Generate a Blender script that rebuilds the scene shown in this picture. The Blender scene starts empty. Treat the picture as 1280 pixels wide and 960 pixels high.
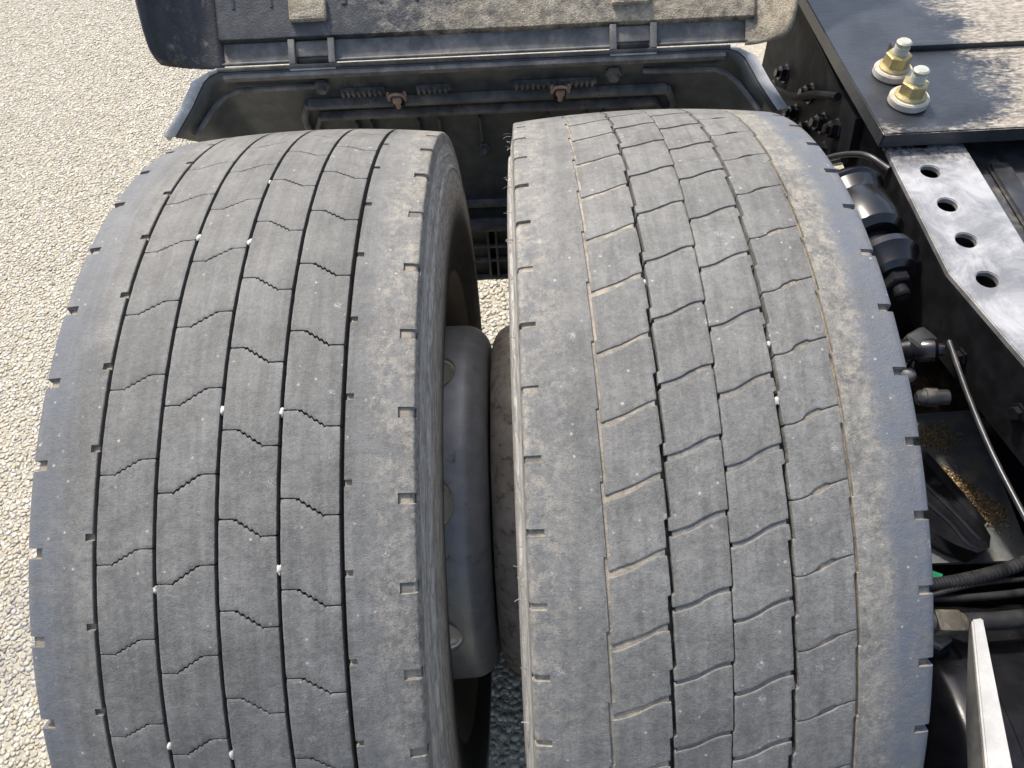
import bpy, bmesh, math, random
import numpy as np
from mathutils import Vector, Matrix, noise as mnoise

sc = bpy.context.scene
COL = sc.collection
random.seed(7)
RNG = np.random.default_rng(11)
PI = math.pi
ZC = 0.507                      # axle height

# ------------------------------------------------------------------ camera
ALPHA = math.radians(27.0)
DIST, FPX = 1.0715, 916.1
PIT, YAW, ROL = 0.14888, 0.01843, -0.03803
F = Vector((0, math.sin(PIT), -math.cos(PIT))); U = Vector((0, math.cos(PIT), math.sin(PIT))); R_ = Vector((1, 0, 0))
R_, F = math.cos(YAW) * R_ + math.sin(YAW) * F, math.cos(YAW) * F - math.sin(YAW) * R_
R_, U = math.cos(ROL) * R_ + math.sin(ROL) * U, math.cos(ROL) * U - math.sin(ROL) * R_
MX = Matrix.Rotation(ALPHA, 3, 'X')
R_, U, F = MX @ R_, MX @ U, MX @ F
cd = bpy.data.cameras.new('camera'); cam = bpy.data.objects.new('camera', cd); COL.objects.link(cam)
cam.location = MX @ Vector((0, 0, DIST)) + Vector((0, 0, ZC))
cam.rotation_euler = Matrix((R_, U, -F)).transposed().to_euler()
cd.sensor_width = 36.0; cd.lens = FPX / 1280 * 36.0
cd.clip_start = 0.02; cd.clip_end = 200
sc.camera = cam

# ------------------------------------------------------------------ light
SUN = Vector((-0.33, 0.45, 0.83)).normalized()
w = bpy.data.worlds.new('World'); sc.world = w; w.use_nodes = True
nt = w.node_tree; nt.nodes.clear()
wo = nt.nodes.new('ShaderNodeOutputWorld'); bg = nt.nodes.new('ShaderNodeBackground'); sky = nt.nodes.new('ShaderNodeTexSky')
sky.sky_type = 'NISHITA'; sky.sun_disc = False
sky.sun_elevation = math.asin(SUN.z); sky.sun_rotation = math.atan2(SUN.x, SUN.y)
sky.dust_density = 4.0; sky.air_density = 1.0
bg.inputs['Strength'].default_value = 0.15
nt.links.new(sky.outputs[0], bg.inputs[0]); nt.links.new(bg.outputs[0], wo.inputs[0])
sl = bpy.data.lights.new('sun', 'SUN'); sl.energy = 2.8; sl.angle = math.radians(3.0); sl.color = (1.0, 0.955, 0.88)
sun = bpy.data.objects.new('sun', sl); COL.objects.link(sun)
sun.rotation_euler = SUN.to_track_quat('Z', 'Y').to_euler(); sun.location = SUN * 6
sc.view_settings.view_transform = 'Standard'; sc.view_settings.look = 'None'
sc.view_settings.gamma = 1.0; sc.view_settings.use_curve_mapping = False
sc.view_settings.exposure = 0.92

# ------------------------------------------------------------------ material helpers
class N:
    def __init__(s, name):
        s.m = bpy.data.materials.new(name); s.m.use_nodes = True
        s.t = s.m.node_tree; s.t.nodes.clear()
        s.out = s.t.nodes.new('ShaderNodeOutputMaterial'); s.b = s.t.nodes.new('ShaderNodeBsdfPrincipled')
        s.t.links.new(s.b.outputs[0], s.out.inputs[0])
    def n(s, typ, **kw):
        nd = s.t.nodes.new(typ)
        for k, v in kw.items(): setattr(nd, k, v)
        return nd
    def put(s, sock, v):
        if isinstance(v, bpy.types.NodeSocket): s.t.links.new(v, sock)
        elif isinstance(v, (tuple, list)) and sock.type == 'RGBA' and len(v) == 3: sock.default_value = (*v, 1)
        else: sock.default_value = v
    def math(s, op, a, b=0.0, c=0.0, clamp=False):
        nd = s.n('ShaderNodeMath', operation=op, use_clamp=clamp)
        s.put(nd.inputs[0], a); s.put(nd.inputs[1], b); s.put(nd.inputs[2], c); return nd.outputs[0]
    def ramp(s, v, lo, hi, a=0.0, b=1.0):
        nd = s.n('ShaderNodeMapRange', interpolation_type='SMOOTHSTEP')
        s.put(nd.inputs[0], v); s.put(nd.inputs[1], lo); s.put(nd.inputs[2], hi); s.put(nd.inputs[3], a); s.put(nd.inputs[4], b); return nd.outputs[0]
    def mix(s, f, a, b, typ='MIX'):
        nd = s.n('ShaderNodeMix', data_type='RGBA', blend_type=typ)
        s.put(nd.inputs[0], f); s.put(nd.inputs[6], a); s.put(nd.inputs[7], b); return nd.outputs[2]
    def noise(s, co, scale, detail=4.0, rough=0.55, dist=0.0):
        nd = s.n('ShaderNodeTexNoise'); s.put(nd.inputs['Vector'], co); nd.inputs['Scale'].default_value = scale
        nd.inputs['Detail'].default_value = detail; nd.inputs['Roughness'].default_value = rough; nd.inputs['Distortion'].default_value = dist
        return nd.outputs[0]
    def vor(s, co, scale, feature='F1'):
        nd = s.n('ShaderNodeTexVoronoi', feature=feature); s.put(nd.inputs['Vector'], co); nd.inputs['Scale'].default_value = scale
        return nd
    def co(s, obj=None, kind='Object'):
        nd = s.n('ShaderNodeTexCoord')
        if obj: nd.object = obj
        return nd.outputs[kind]
    def pos(s): return s.n('ShaderNodeNewGeometry').outputs['Position']
    def xyz(s, v):
        nd = s.n('ShaderNodeSeparateXYZ'); s.put(nd.inputs[0], v); return nd.outputs
    def vec(s, x, y, z):
        nd = s.n('ShaderNodeCombineXYZ'); s.put(nd.inputs[0], x); s.put(nd.inputs[1], y); s.put(nd.inputs[2], z); return nd.outputs[0]
    def bump(s, h, dist, strength=1.0):
        nd = s.n('ShaderNodeBump'); nd.inputs['Strength'].default_value = strength; nd.inputs['Distance'].default_value = dist
        s.put(nd.inputs['Height'], h); s.t.links.new(nd.outputs[0], s.b.inputs['Normal'])
    def fin(s, col, rough=0.6, metal=0.0, spec=0.5):
        s.put(s.b.inputs['Base Color'], col); s.put(s.b.inputs['Roughness'], rough); s.put(s.b.inputs['Metallic'], metal)
        s.put(s.b.inputs['Specular IOR Level'], spec); return s.m

def grimy(name, a, b, rough=0.5, metal=0.0, dust=None, amt=0.4, dscale=18, scale=40, bumpd=0.0006, spec=0.5, fine=400):
    """painted or bare surface with patchy tone, fine grain and a layer of dust that has its own blotches"""
    s = N(name); p = s.pos()
    c = s.mix(s.ramp(s.noise(p, scale, 6), 0.35, 0.68), a, b)
    rg = s.ramp(s.noise(p, scale * 1.7, 4), 0.3, 0.7, max(0.02, rough - 0.1), min(1, rough + 0.12))
    if dust:
        d1 = s.noise(p, dscale, 9, 0.68)
        d = s.ramp(d1, 0.62 - amt * 0.4, 0.78 - amt * 0.25)
        grain = s.ramp(s.noise(p, fine * 0.6, 3), 0.35, 0.65, 0.55, 1.0)
        d = s.math('MULTIPLY', d, grain)
        c = s.mix(d, c, dust); rg = s.ramp(d, 0.0, 0.7, rough, 0.93)
        if metal: metal = s.math('MULTIPLY', metal, s.math('SUBTRACT', 1.0, d))
    s.bump(s.noise(p, fine, 4), bumpd, 0.7)
    return s.fin(c, rg, metal, spec)

def rubber(name, wheel, R, K, grooves_dirt, bands, blue_sheen, lite=1.0, dirtcol=(0.2, 0.165, 0.12)):
    s = N(name); co = s.co(wheel); x, y, z = s.xyz(co)[:3]
    r = s.math('SQRT', s.math('ADD', s.math('MULTIPLY', y, y), s.math('MULTIPLY', z, z)))
    ang = s.math('ARCTAN2', y, z)
    big = s.noise(co, 28, 5, 0.6); mid = s.noise(co, 130, 5, 0.65); fine = s.noise(co, 900, 3, 0.6)
    v = s.math('ADD', s.math('MULTIPLY', big, 0.25), s.math('ADD', s.math('MULTIPLY', mid, 0.30), s.math('ADD', s.math('MULTIPLY', fine, 0.2), s.math('MULTIPLY', s.noise(co, 330, 4, 0.7), 0.25))))
    c = s.mix(s.ramp(v, 0.36, 0.64), tuple(lite * q for q in (0.080, 0.079, 0.074)), tuple(lite * q for q in (0.168, 0.166, 0.154)))
    # worn streaks round the circumference, darker patches, and no two blocks quite alike
    strk = s.noise(s.vec(s.math('MULTIPLY', x, 55), s.math('MULTIPLY', ang, 2.2), 0.0), 2.0, 6, 0.65, 0.4)
    oi = s.n('ShaderNodeObjectInfo')
    tone = s.math('MULTIPLY', s.ramp(strk, 0.3, 0.7, 0.84, 1.13), s.math('MULTIPLY', s.ramp(s.noise(co, 9, 4, 0.6), 0.32, 0.66, 0.86, 1.1), s.ramp(oi.outputs['Random'], 0.0, 1.0, 0.965, 1.035)))
    c = s.mix(1.0, c, s.vec(tone, tone, tone), 'MULTIPLY')
    # edges: bluish sky sheen painted in, and tan dust bands run round the tyre
    patch = s.math('MULTIPLY', s.ramp(s.noise(co, 42, 5, 0.6), 0.36, 0.60, 0.25, 1.0), s.ramp(s.noise(co, 150, 9, 0.78), 0.40, 0.60, 0.05, 1.0))
    for (a, b, bb, cc, f) in blue_sheen:
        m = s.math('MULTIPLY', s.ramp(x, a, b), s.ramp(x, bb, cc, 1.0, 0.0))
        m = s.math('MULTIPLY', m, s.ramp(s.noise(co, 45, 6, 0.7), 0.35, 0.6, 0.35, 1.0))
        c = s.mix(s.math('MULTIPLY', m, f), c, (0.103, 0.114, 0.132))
    for (a, b, bb, cc, f) in bands:
        m = s.math('MULTIPLY', s.ramp(x, a, b), s.ramp(x, bb, cc, 1.0, 0.0))
        m = s.math('MULTIPLY', m, s.math('MULTIPLY', patch, s.ramp(fine, 0.35, 0.6, 0.5, 1.0)))
        c = s.mix(s.math('MULTIPLY', m, f), c, (0.305, 0.278, 0.225))
    # light scuffs and grit
    vo = s.vor(co, 150); rs = s.n('ShaderNodeSeparateColor'); s.put(rs.inputs[0], vo.outputs['Color'])
    sp = s.math('MULTIPLY', s.ramp(vo.outputs['Distance'], 0.0016 * 150, 0.0006 * 150), s.math('GREATER_THAN', rs.outputs[0], 0.80))
    sp = s.math('MULTIPLY', sp, s.ramp(mid, 0.42, 0.6))
    c = s.mix(s.math('MULTIPLY', sp, 0.6), c, (0.46, 0.45, 0.42))
    vo2 = s.vor(s.vec(s.math('MULTIPLY', x, 1.0), s.math('MULTIPLY', ang, 0.5), s.math('MULTIPLY', r, 1.0)), 46); rs2 = s.n('ShaderNodeSeparateColor'); s.put(rs2.inputs[0], vo2.outputs['Color'])
    sc_ = s.math('MULTIPLY', s.math('MULTIPLY', s.ramp(vo2.outputs['Distance'], 0.22, 0.08), s.math('GREATER_THAN', rs2.outputs[0], 0.86)), s.ramp(s.noise(co, 420, 5, 0.8, 1.5), 0.50, 0.60))
    c = s.mix(s.math('MULTIPLY', sc_, 0.8), c, (0.44, 0.43, 0.41))
    scr = s.noise(s.vec(s.math('MULTIPLY', x, 160), s.math('MULTIPLY', ang, 55), r), 3.0, 6, 0.7, 2.2)
    c = s.mix(s.ramp(scr, 0.60, 0.74, 0.0, 0.45), c, (0.30, 0.295, 0.275))
    # side walls: streaks along the circumference
    side = s.ramp(r, R - 0.021, R - 0.026, 0.0, 1.0)
    st = s.noise(s.vec(s.math('MULTIPLY', r, 95), s.math('MULTIPLY', ang, 7), s.math('MULTIPLY', x, 30)), 3.0, 7, 0.7, 0.8)
    wall = s.mix(s.ramp(st, 0.32, 0.68), (0.16, 0.153, 0.14), (0.44, 0.42, 0.375))
    wall = s.mix(s.math('MULTIPLY', s.ramp(scr, 0.52, 0.70), 0.5), wall, (0.42, 0.41, 0.38))
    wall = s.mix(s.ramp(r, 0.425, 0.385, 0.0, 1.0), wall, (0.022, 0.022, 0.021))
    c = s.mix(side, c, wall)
    # dirt packed low in the grooves
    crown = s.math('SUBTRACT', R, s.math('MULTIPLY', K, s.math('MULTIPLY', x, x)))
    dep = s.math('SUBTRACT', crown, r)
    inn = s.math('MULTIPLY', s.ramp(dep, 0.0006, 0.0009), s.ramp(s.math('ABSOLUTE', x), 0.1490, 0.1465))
    if grooves_dirt:
        gd = s.math('MULTIPLY', inn, s.ramp(s.noise(co, 120, 5, 0.7), 0.34, 0.58, 0.45, 1.0))
        gd = s.math('MULTIPLY', gd, s.ramp(dep, 0.0045, 0.006, 1.0, 0.12))
        for g0 in (-0.0462, 0.0449): gd = s.math('MULTIPLY', gd, s.ramp(s.math('ABSOLUTE', s.math('SUBTRACT', x, g0)), 0.0032, 0.0042, 0.12, 1.0))
        dv = s.noise(co, 70, 6, 0.75)
        dc = s.mix(s.ramp(dv, 0.38, 0.60), (0.15, 0.135, 0.108), dirtcol)
        dc = s.mix(s.math('MULTIPLY', s.ramp(x, -0.0475, -0.044), s.ramp(x, 0.044, 0.047, 1.0, 0.0)), dc, s.mix(s.ramp(dv, 0.42, 0.66), (0.135, 0.130, 0.118), (0.26, 0.24, 0.20)))
        c = s.mix(gd, c, dc)
    else:
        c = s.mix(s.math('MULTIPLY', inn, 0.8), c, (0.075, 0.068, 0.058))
        sh = s.math('MULTIPLY', s.ramp(s.math('ABSOLUTE', x), 0.0968, 0.0985), s.ramp(dep, 0.0012, 0.0021))
        sh = s.math('MULTIPLY', sh, s.ramp(s.math('ABSOLUTE', x), 0.1490, 0.1465))
        c = s.mix(s.math('MULTIPLY', sh, 0.85), c, dirtcol)
    h = s.math('ADD', s.math('MULTIPLY', fine, 0.5), s.math('ADD', mid, s.math('ADD', s.math('MULTIPLY', scr, 0.5), s.math('MULTIPLY', s.math('MULTIPLY', st, side), 2.5))))
    s.bump(h, 0.0012, 0.75)
    return s.fin(c, s.ramp(mid, 0.3, 0.7, 0.62, 0.86), 0.0, 0.45)

# ------------------------------------------------------------------ mesh helpers
def mesh_obj(name, verts, faces, mat, parent=None, sharp=None, smooth=True):
    me = bpy.data.meshes.new(name); me.from_pydata([tuple(v) for v in verts], [], faces); me.validate(); me.update()
    return link(name, me, mat, parent, sharp, smooth)
def link(name, me, mat, parent=None, sharp=None, smooth=True):
    if mat: me.materials.clear(); me.materials.append(mat)
    if smooth:
        me.polygons.foreach_set('use_smooth', [True] * len(me.polygons))
        if sharp is not None: me.set_sharp_from_angle(angle=math.radians(sharp))
    o = bpy.data.objects.new(name, me); COL.objects.link(o)
    if parent: o.parent = parent
    return o
def fromb(name, bm, mat, parent=None, sharp=35, smooth=True):
    bmesh.ops.recalc_face_normals(bm, faces=bm.faces)
    me = bpy.data.meshes.new(name); bm.to_mesh(me); bm.free()
    return link(name, me, mat, parent, sharp, smooth)
def empty(name, loc, rot=(0, 0, 0)):
    o = bpy.data.objects.new(name, None); COL.objects.link(o); o.location = loc; o.rotation_euler = rot; o.empty_display_size = 0.05
    return o
def tag(o, label=None, cat=None, group=None, kind=None):
    if label: o['label'] = label
    if cat: o['category'] = cat
    if group: o['group'] = group
    if kind: o['kind'] = kind
    return o
def dup(o, parent=None):
    c = o.copy(); COL.objects.link(c); c.parent = parent; return c
def b_box(bm, c, s, rot=None, bev=0.0, seg=2):
    b = bmesh.new(); bmesh.ops.create_cube(b, size=1.0); bmesh.ops.scale(b, vec=s, verts=b.verts)
    if bev: bmesh.ops.bevel(b, geom=list(b.edges), offset=bev, segments=seg, affect='EDGES', profile=0.6)
    if rot is not None: bmesh.ops.transform(b, matrix=rot.to_4x4(), verts=b.verts)
    bmesh.ops.translate(b, vec=c, verts=b.verts)
    me = bpy.data.meshes.new('t'); b.to_mesh(me); b.free(); bm.from_mesh(me); bpy.data.meshes.remove(me)
def axes(d):
    d = Vector(d).normalized(); a = Vector((0, 0, 1)) if abs(d.z) < 0.9 else Vector((1, 0, 0))
    u = d.cross(a).normalized(); return d, u, d.cross(u).normalized()
def b_lathe(bm, o, d, prof, seg=32, poly=None):
    """prof: (distance along d, radius); closed with caps when radius > 0 at the ends"""
    o = Vector(o); d, u, v = axes(d); rings = []
    n = poly or seg
    for (t, r) in prof:
        rings.append([bm.verts.new(o + d * t + (u * math.cos(2 * PI * k / n) + v * math.sin(2 * PI * k / n)) * max(r, 1e-5)) for k in range(n)])
    for a, b in zip(rings, rings[1:]):
        for k in range(n): bm.faces.new((a[k], a[(k + 1) % n], b[(k + 1) % n], b[k]))
    bm.faces.new(rings[0][::-1]); bm.faces.new(rings[-1])
def smoothpath(pts, n=8):
    pts = [Vector(p) for p in pts]; out = []
    P = [2 * pts[0] - pts[1]] + pts + [2 * pts[-1] - pts[-2]]
    for i in range(1, len(P) - 2):
        for k in range(n):
            t = k / n; a, b, c, d = P[i - 1:i + 3]
            out.append(0.5 * ((2 * b) + (c - a) * t + (2 * a - 5 * b + 4 * c - d) * t * t + (3 * b - a - 3 * c + d) * t ** 3))
    out.append(pts[-1]); return out
def b_tube(bm, pts, rad, seg=12):
    rings = []; pts = [Vector(p) for p in pts]; u = None
    for i, p in enumerate(pts):
        d = (pts[min(i + 1, len(pts) - 1)] - pts[max(i - 1, 0)]).normalized()
        if u is None: u = axes(d)[1]
        u = (u - d * u.dot(d)).normalized(); v = d.cross(u)
        r = rad(i) if callable(rad) else rad
        rings.append([bm.verts.new(p + (u * math.cos(2 * PI * k / seg) + v * math.sin(2 * PI * k / seg)) * r) for k in range(seg)])
    for a, b in zip(rings, rings[1:]):
        for k in range(seg): bm.faces.new((a[k], a[(k + 1) % seg], b[(k + 1) % seg], b[k]))
    bm.faces.new(rings[0][::-1]); bm.faces.new(rings[-1])
def b_prism(bm, poly, z0, z1, M=None):
    M = M or Matrix.Identity(4)
    a = [bm.verts.new(M @ Vector((x, y, z0))) for x, y in poly]; b = [bm.verts.new(M @ Vector((x, y, z1))) for x, y in poly]
    n = len(poly); bm.faces.new(a[::-1]); bm.faces.new(b)
    for k in range(n): bm.faces.new((a[k], a[(k + 1) % n], b[(k + 1) % n], b[k]))
def obj_box(name, c, s, mat, parent=None, rot=None, bev=0.001):
    bm = bmesh.new(); b_box(bm, c, s, rot, bev); return fromb(name, bm, mat, parent)
def obj_tube(name, pts, r, mat, parent=None, n=8, seg=12):
    bm = bmesh.new(); b_tube(bm, smoothpath(pts, n), r, seg); return fromb(name, bm, mat, parent, 50)
def obj_lathe(name, o, d, prof, mat, parent=None, seg=32, poly=None):
    bm = bmesh.new(); b_lathe(bm, o, d, prof, seg, poly); return fromb(name, bm, mat, parent, 32)
def plate_holes(name, outline, holes, z, th, mat, parent=None, bev=0.0):
    bm = bmesh.new(); loops = [outline]
    for (hx, hy, hr) in holes: loops.append([(hx + hr * math.cos(2 * PI * k / 28), hy + hr * math.sin(2 * PI * k / 28)) for k in range(28)])
    edges = []; vl = []
    for L in loops:
        vs = [bm.verts.new((x, y, z)) for x, y in L]; vl.append(vs)
        edges += [bm.edges.new((vs[k], vs[(k + 1) % len(vs)])) for k in range(len(vs))]
    r = bmesh.ops.triangle_fill(bm, use_beauty=True, edges=edges)
    top = [f for f in bm.faces]
    lo = {v: bm.verts.new((v.co.x, v.co.y, z - th)) for vs in vl for v in vs}
    for f in top: bm.faces.new([lo[v] for v in reversed(f.verts)])
    for vs in vl:
        for k in range(len(vs)):
            a, b = vs[k], vs[(k + 1) % len(vs)]; bm.faces.new((a, b, lo[b], lo[a]))
    if bev:
        bmesh.ops.recalc_face_normals(bm, faces=bm.faces)
        ed = [e for e in bm.edges if len(e.link_faces) == 2 and e.calc_face_angle(0) > 0.8]
        bmesh.ops.bevel(bm, geom=ed, offset=bev, segments=2, affect='EDGES')
    return fromb(name, bm, mat, parent, 40)
def solid(o, th, off=0.0):
    m = o.modifiers.new('solid', 'SOLIDIFY'); m.thickness = th; m.offset = off; return o

# ------------------------------------------------------------------ wheel anchors (needed by the rubber)
WL = empty('truck_wheel', (-0.2405, 0, ZC)); WR = empty('truck_wheel', (0.1485, 0, ZC))
RL, RR, KC = 0.507, 0.5135, 0.3745
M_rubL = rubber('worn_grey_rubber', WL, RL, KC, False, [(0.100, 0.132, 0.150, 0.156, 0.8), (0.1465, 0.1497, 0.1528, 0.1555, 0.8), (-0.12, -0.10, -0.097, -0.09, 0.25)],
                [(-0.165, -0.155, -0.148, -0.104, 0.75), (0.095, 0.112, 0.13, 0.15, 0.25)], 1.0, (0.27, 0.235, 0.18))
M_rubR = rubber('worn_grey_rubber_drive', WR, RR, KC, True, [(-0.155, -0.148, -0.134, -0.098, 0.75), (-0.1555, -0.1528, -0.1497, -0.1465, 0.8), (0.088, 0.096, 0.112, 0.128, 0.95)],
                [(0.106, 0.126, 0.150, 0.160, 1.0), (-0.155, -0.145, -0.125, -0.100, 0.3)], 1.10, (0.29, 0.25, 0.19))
M_black = grimy('black_paint', (0.008, 0.008, 0.009), (0.016, 0.016, 0.018), 0.55, 0, (0.035, 0.032, 0.028), 0.08, 30, bumpd=0.0002, spec=0.05)
M_gloss = grimy('glossy_black_rubber', (0.006, 0.006, 0.007), (0.012, 0.012, 0.014), 0.24, 0, (0.03, 0.028, 0.025), 0.05, 40, bumpd=0.00008)
M_hose = grimy('black_hose', (0.016, 0.016, 0.017), (0.032, 0.032, 0.034), 0.40, 0, (0.05, 0.046, 0.04), 0.12, 60, bumpd=0.0002)
M_guard = grimy('black_plastic_guard', (0.048, 0.054, 0.055), (0.075, 0.082, 0.082), 0.5, 0, (0.13, 0.12, 0.10), 0.25, 14)
M_guardlip = grimy('greyed_plastic_edge', (0.34, 0.345, 0.34), (0.46, 0.46, 0.45), 0.75, 0, (0.55, 0.53, 0.48), 0.4, 30, spec=0.25)
M_guardmid = grimy('faded_plastic', (0.078, 0.079, 0.077), (0.138, 0.137, 0.131), 0.62, 0, (0.24, 0.22, 0.185), 0.38, 22, spec=0.3)
M_disc = grimy('silver_painted_steel', (0.30, 0.305, 0.30), (0.38, 0.38, 0.37), 0.40, 0.3, (0.12, 0.10, 0.08), 0.10, 45)
M_discr = grimy('rust_spotted_steel', (0.235, 0.212, 0.175), (0.32, 0.295, 0.25), 0.55, 0.05, (0.075, 0.05, 0.032), 0.36, 70)
M_rim = grimy('bare_alloy_rim', (0.62, 0.59, 0.53), (0.74, 0.71, 0.66), 0.34, 0.15, (0.25, 0.21, 0.15), 0.3, 35)
M_hub = grimy('white_hub_paint', (0.74, 0.73, 0.69), (0.82, 0.81, 0.78), 0.4, 0.0, (0.3, 0.24, 0.16), 0.15, 40)
M_zinc = grimy('yellow_zinc', (0.30, 0.24, 0.10), (0.44, 0.36, 0.17), 0.38, 0.35, (0.35, 0.30, 0.22), 0.2, 120)
M_washer = grimy('dusty_white_washer', (0.35, 0.32, 0.26), (0.46, 0.43, 0.365), 0.6, 0.05, (0.27, 0.20, 0.14), 0.28, 60)
M_stud = grimy('pale_zinc_stud', (0.36, 0.36, 0.29), (0.47, 0.47, 0.39), 0.4, 0.3)
M_rustbolt = grimy('rusty_bolt', (0.22, 0.14, 0.09), (0.38, 0.27, 0.19), 0.7, 0.2)
M_brass = grimy('dirty_brass', (0.075, 0.068, 0.052), (0.14, 0.125, 0.095), 0.45, 0.3, (0.25, 0.21, 0.15), 0.3, 60)
M_white = grimy('white_bracket_paint', (0.36, 0.355, 0.335), (0.43, 0.42, 0.40), 0.5, 0, (0.55, 0.5, 0.42), 0.15, 40)
M_grey = grimy('grey_steel_sheet', (0.10, 0.10, 0.098), (0.15, 0.148, 0.14), 0.5, 0.2, (0.2, 0.175, 0.13), 0.2, 25)
M_panel = grimy('dark_grey_panel', (0.085, 0.092, 0.090), (0.145, 0.15, 0.145), 0.5, 0, (0.26, 0.18, 0.09), 0.22, 20)
s = N('scuffed_silver_rail'); p = s.pos(); px, py, pz = s.xyz(p)[:3]
sc1 = s.noise(s.vec(s.math('MULTIPLY', px, 260), s.math('MULTIPLY', py, 14), 0.0), 1.0, 6, 0.7, 0.6); sc2 = s.noise(s.vec(s.math('MULTIPLY', px, 30), s.math('MULTIPLY', py, 200), 0.0), 1.0, 5, 0.7, 1.0)
bl = s.noise(p, 16, 8, 0.7, 0.6)
c = s.mix(s.ramp(bl, 0.34, 0.66), (0.23, 0.228, 0.222), (0.47, 0.462, 0.445))
c = s.mix(s.ramp(sc1, 0.56, 0.72, 0.0, 0.6), c, (0.46, 0.45, 0.43)); c = s.mix(s.ramp(sc2, 0.62, 0.75, 0.0, 0.5), c, (0.07, 0.068, 0.065))
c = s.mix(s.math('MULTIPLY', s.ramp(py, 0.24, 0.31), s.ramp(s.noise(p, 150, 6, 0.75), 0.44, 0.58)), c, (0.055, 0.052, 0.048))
s.bump(s.math('ADD', sc1, s.math('MULTIPLY', s.noise(p, 500, 3), 0.4)), 0.0004, 0.6)
M_rail = s.fin(c, s.ramp(bl, 0.3, 0.7, 0.30, 0.48), 0.45)
M_plate = grimy('dusty_black_plate', (0.022, 0.024, 0.028), (0.045, 0.048, 0.054), 0.36, 0, (0.50, 0.44, 0.34), 0.22, 11)
s = N('dusty_black_plate'); p = s.pos(); px, py, pz = s.xyz(p)[:3]
n1 = s.noise(p, 14, 9, 0.7, 0.4); n3 = s.noise(s.vec(s.math('MULTIPLY', px, 0.35), py, pz), 230, 7, 0.7, 0.5)
fld = s.math('ADD', s.ramp(px, 0.53, 0.70, 0.0, 0.46), s.math('MULTIPLY', s.ramp(py, 0.36, 0.30, 0.0, 0.42), s.ramp(px, 0.47, 0.50, 1.0, 0.75)))
dm = s.ramp(s.math('ADD', fld, s.math('ADD', s.math('MULTIPLY', n1, 0.7), s.math('MULTIPLY', n3, 0.55))), 0.88, 1.12)
up = s.ramp(s.xyz(s.n('ShaderNodeNewGeometry').outputs['Normal'])[2], 0.5, 0.8); dm = s.math('MULTIPLY', dm, up)
s.bump(n3, 0.001, 0.6)
M_plate = s.fin(s.mix(dm, s.mix(s.ramp(n1, .3, .7), (0.014, 0.016, 0.019), (0.034, 0.037, 0.042)), s.mix(s.ramp(n3, .35, .65), (0.14, 0.124, 0.10), (0.34, 0.305, 0.25))), s.ramp(dm, 0, 1, 0.33, 0.9))
M_sheet = grimy('worn_black_sheet', (0.020, 0.020, 0.021), (0.045, 0.045, 0.046), 0.33, 0, (0.12, 0.11, 0.09), 0.22, 26, bumpd=0.0002)
M_shade_sheet = grimy('dark_mottled_shade', (0.012, 0.011, 0.010), (0.03, 0.026, 0.02), 0.8, 0, (0.09, 0.068, 0.045), 0.35, 40, bumpd=0.001, spec=0.15)  # near-black brown standing in for shade under the frame
M_green = grimy('green_plastic', (0.008, 0.11, 0.055), (0.012, 0.16, 0.08), 0.4)
M_stone = grimy('white_stone', (0.36, 0.335, 0.285), (0.56, 0.54, 0.49), 0.8, 0, None, 0, 18, 300)
M_debris = grimy('tan_sawdust', (0.34, 0.23, 0.11), (0.52, 0.38, 0.21), 0.95, 0, None, 0, 18, 300)
def mud_mat(name, amt, a=(0.030, 0.032, 0.034), b=(0.055, 0.057, 0.058), grad=False):
    s = N(name); p = s.pos()
    n1 = s.noise(p, 9, 10, 0.7, 0.5); n2 = s.noise(p, 60, 8, 0.7); n3 = s.noise(p, 420, 3)
    base = s.mix(s.ramp(n2, 0.35, 0.65), a, b)
    q = s.math('ADD', s.math('MULTIPLY', n1, 0.6), s.math('MULTIPLY', n2, 0.4))
    if grad:   # the splash is thickest towards the chassis and along the lower half
        gx_ = s.xyz(p); q = s.math('ADD', q, s.ramp(gx_[0], -0.45, 0.08, -0.27, 0.03))
    d = s.ramp(q, 0.62 - amt, 0.74 - amt * 0.55)
    dirt = s.mix(s.ramp(n2, 0.3, 0.7), (0.225, 0.185, 0.125), (0.44, 0.385, 0.285))
    d = s.math('MULTIPLY', d, s.ramp(n3, 0.3, 0.6, 0.6, 1.0))
    s.bump(s.math('ADD', s.math('MULTIPLY', n2, s.math('ADD', d, 0.2)), s.math('MULTIPLY', n3, 0.3)), 0.003, 0.7)
    return s.fin(s.mix(d, base, dirt), s.ramp(d, 0, 1, 0.5, 0.95))
M_cover = mud_mat('mud_dusted_plastic', 0.30, grad=True)
M_covermud = mud_mat('caked_mud', 0.62)
M_coverside = mud_mat('mud_spattered_plastic', 0.06, (0.02, 0.02, 0.02), (0.035, 0.034, 0.032))

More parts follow.
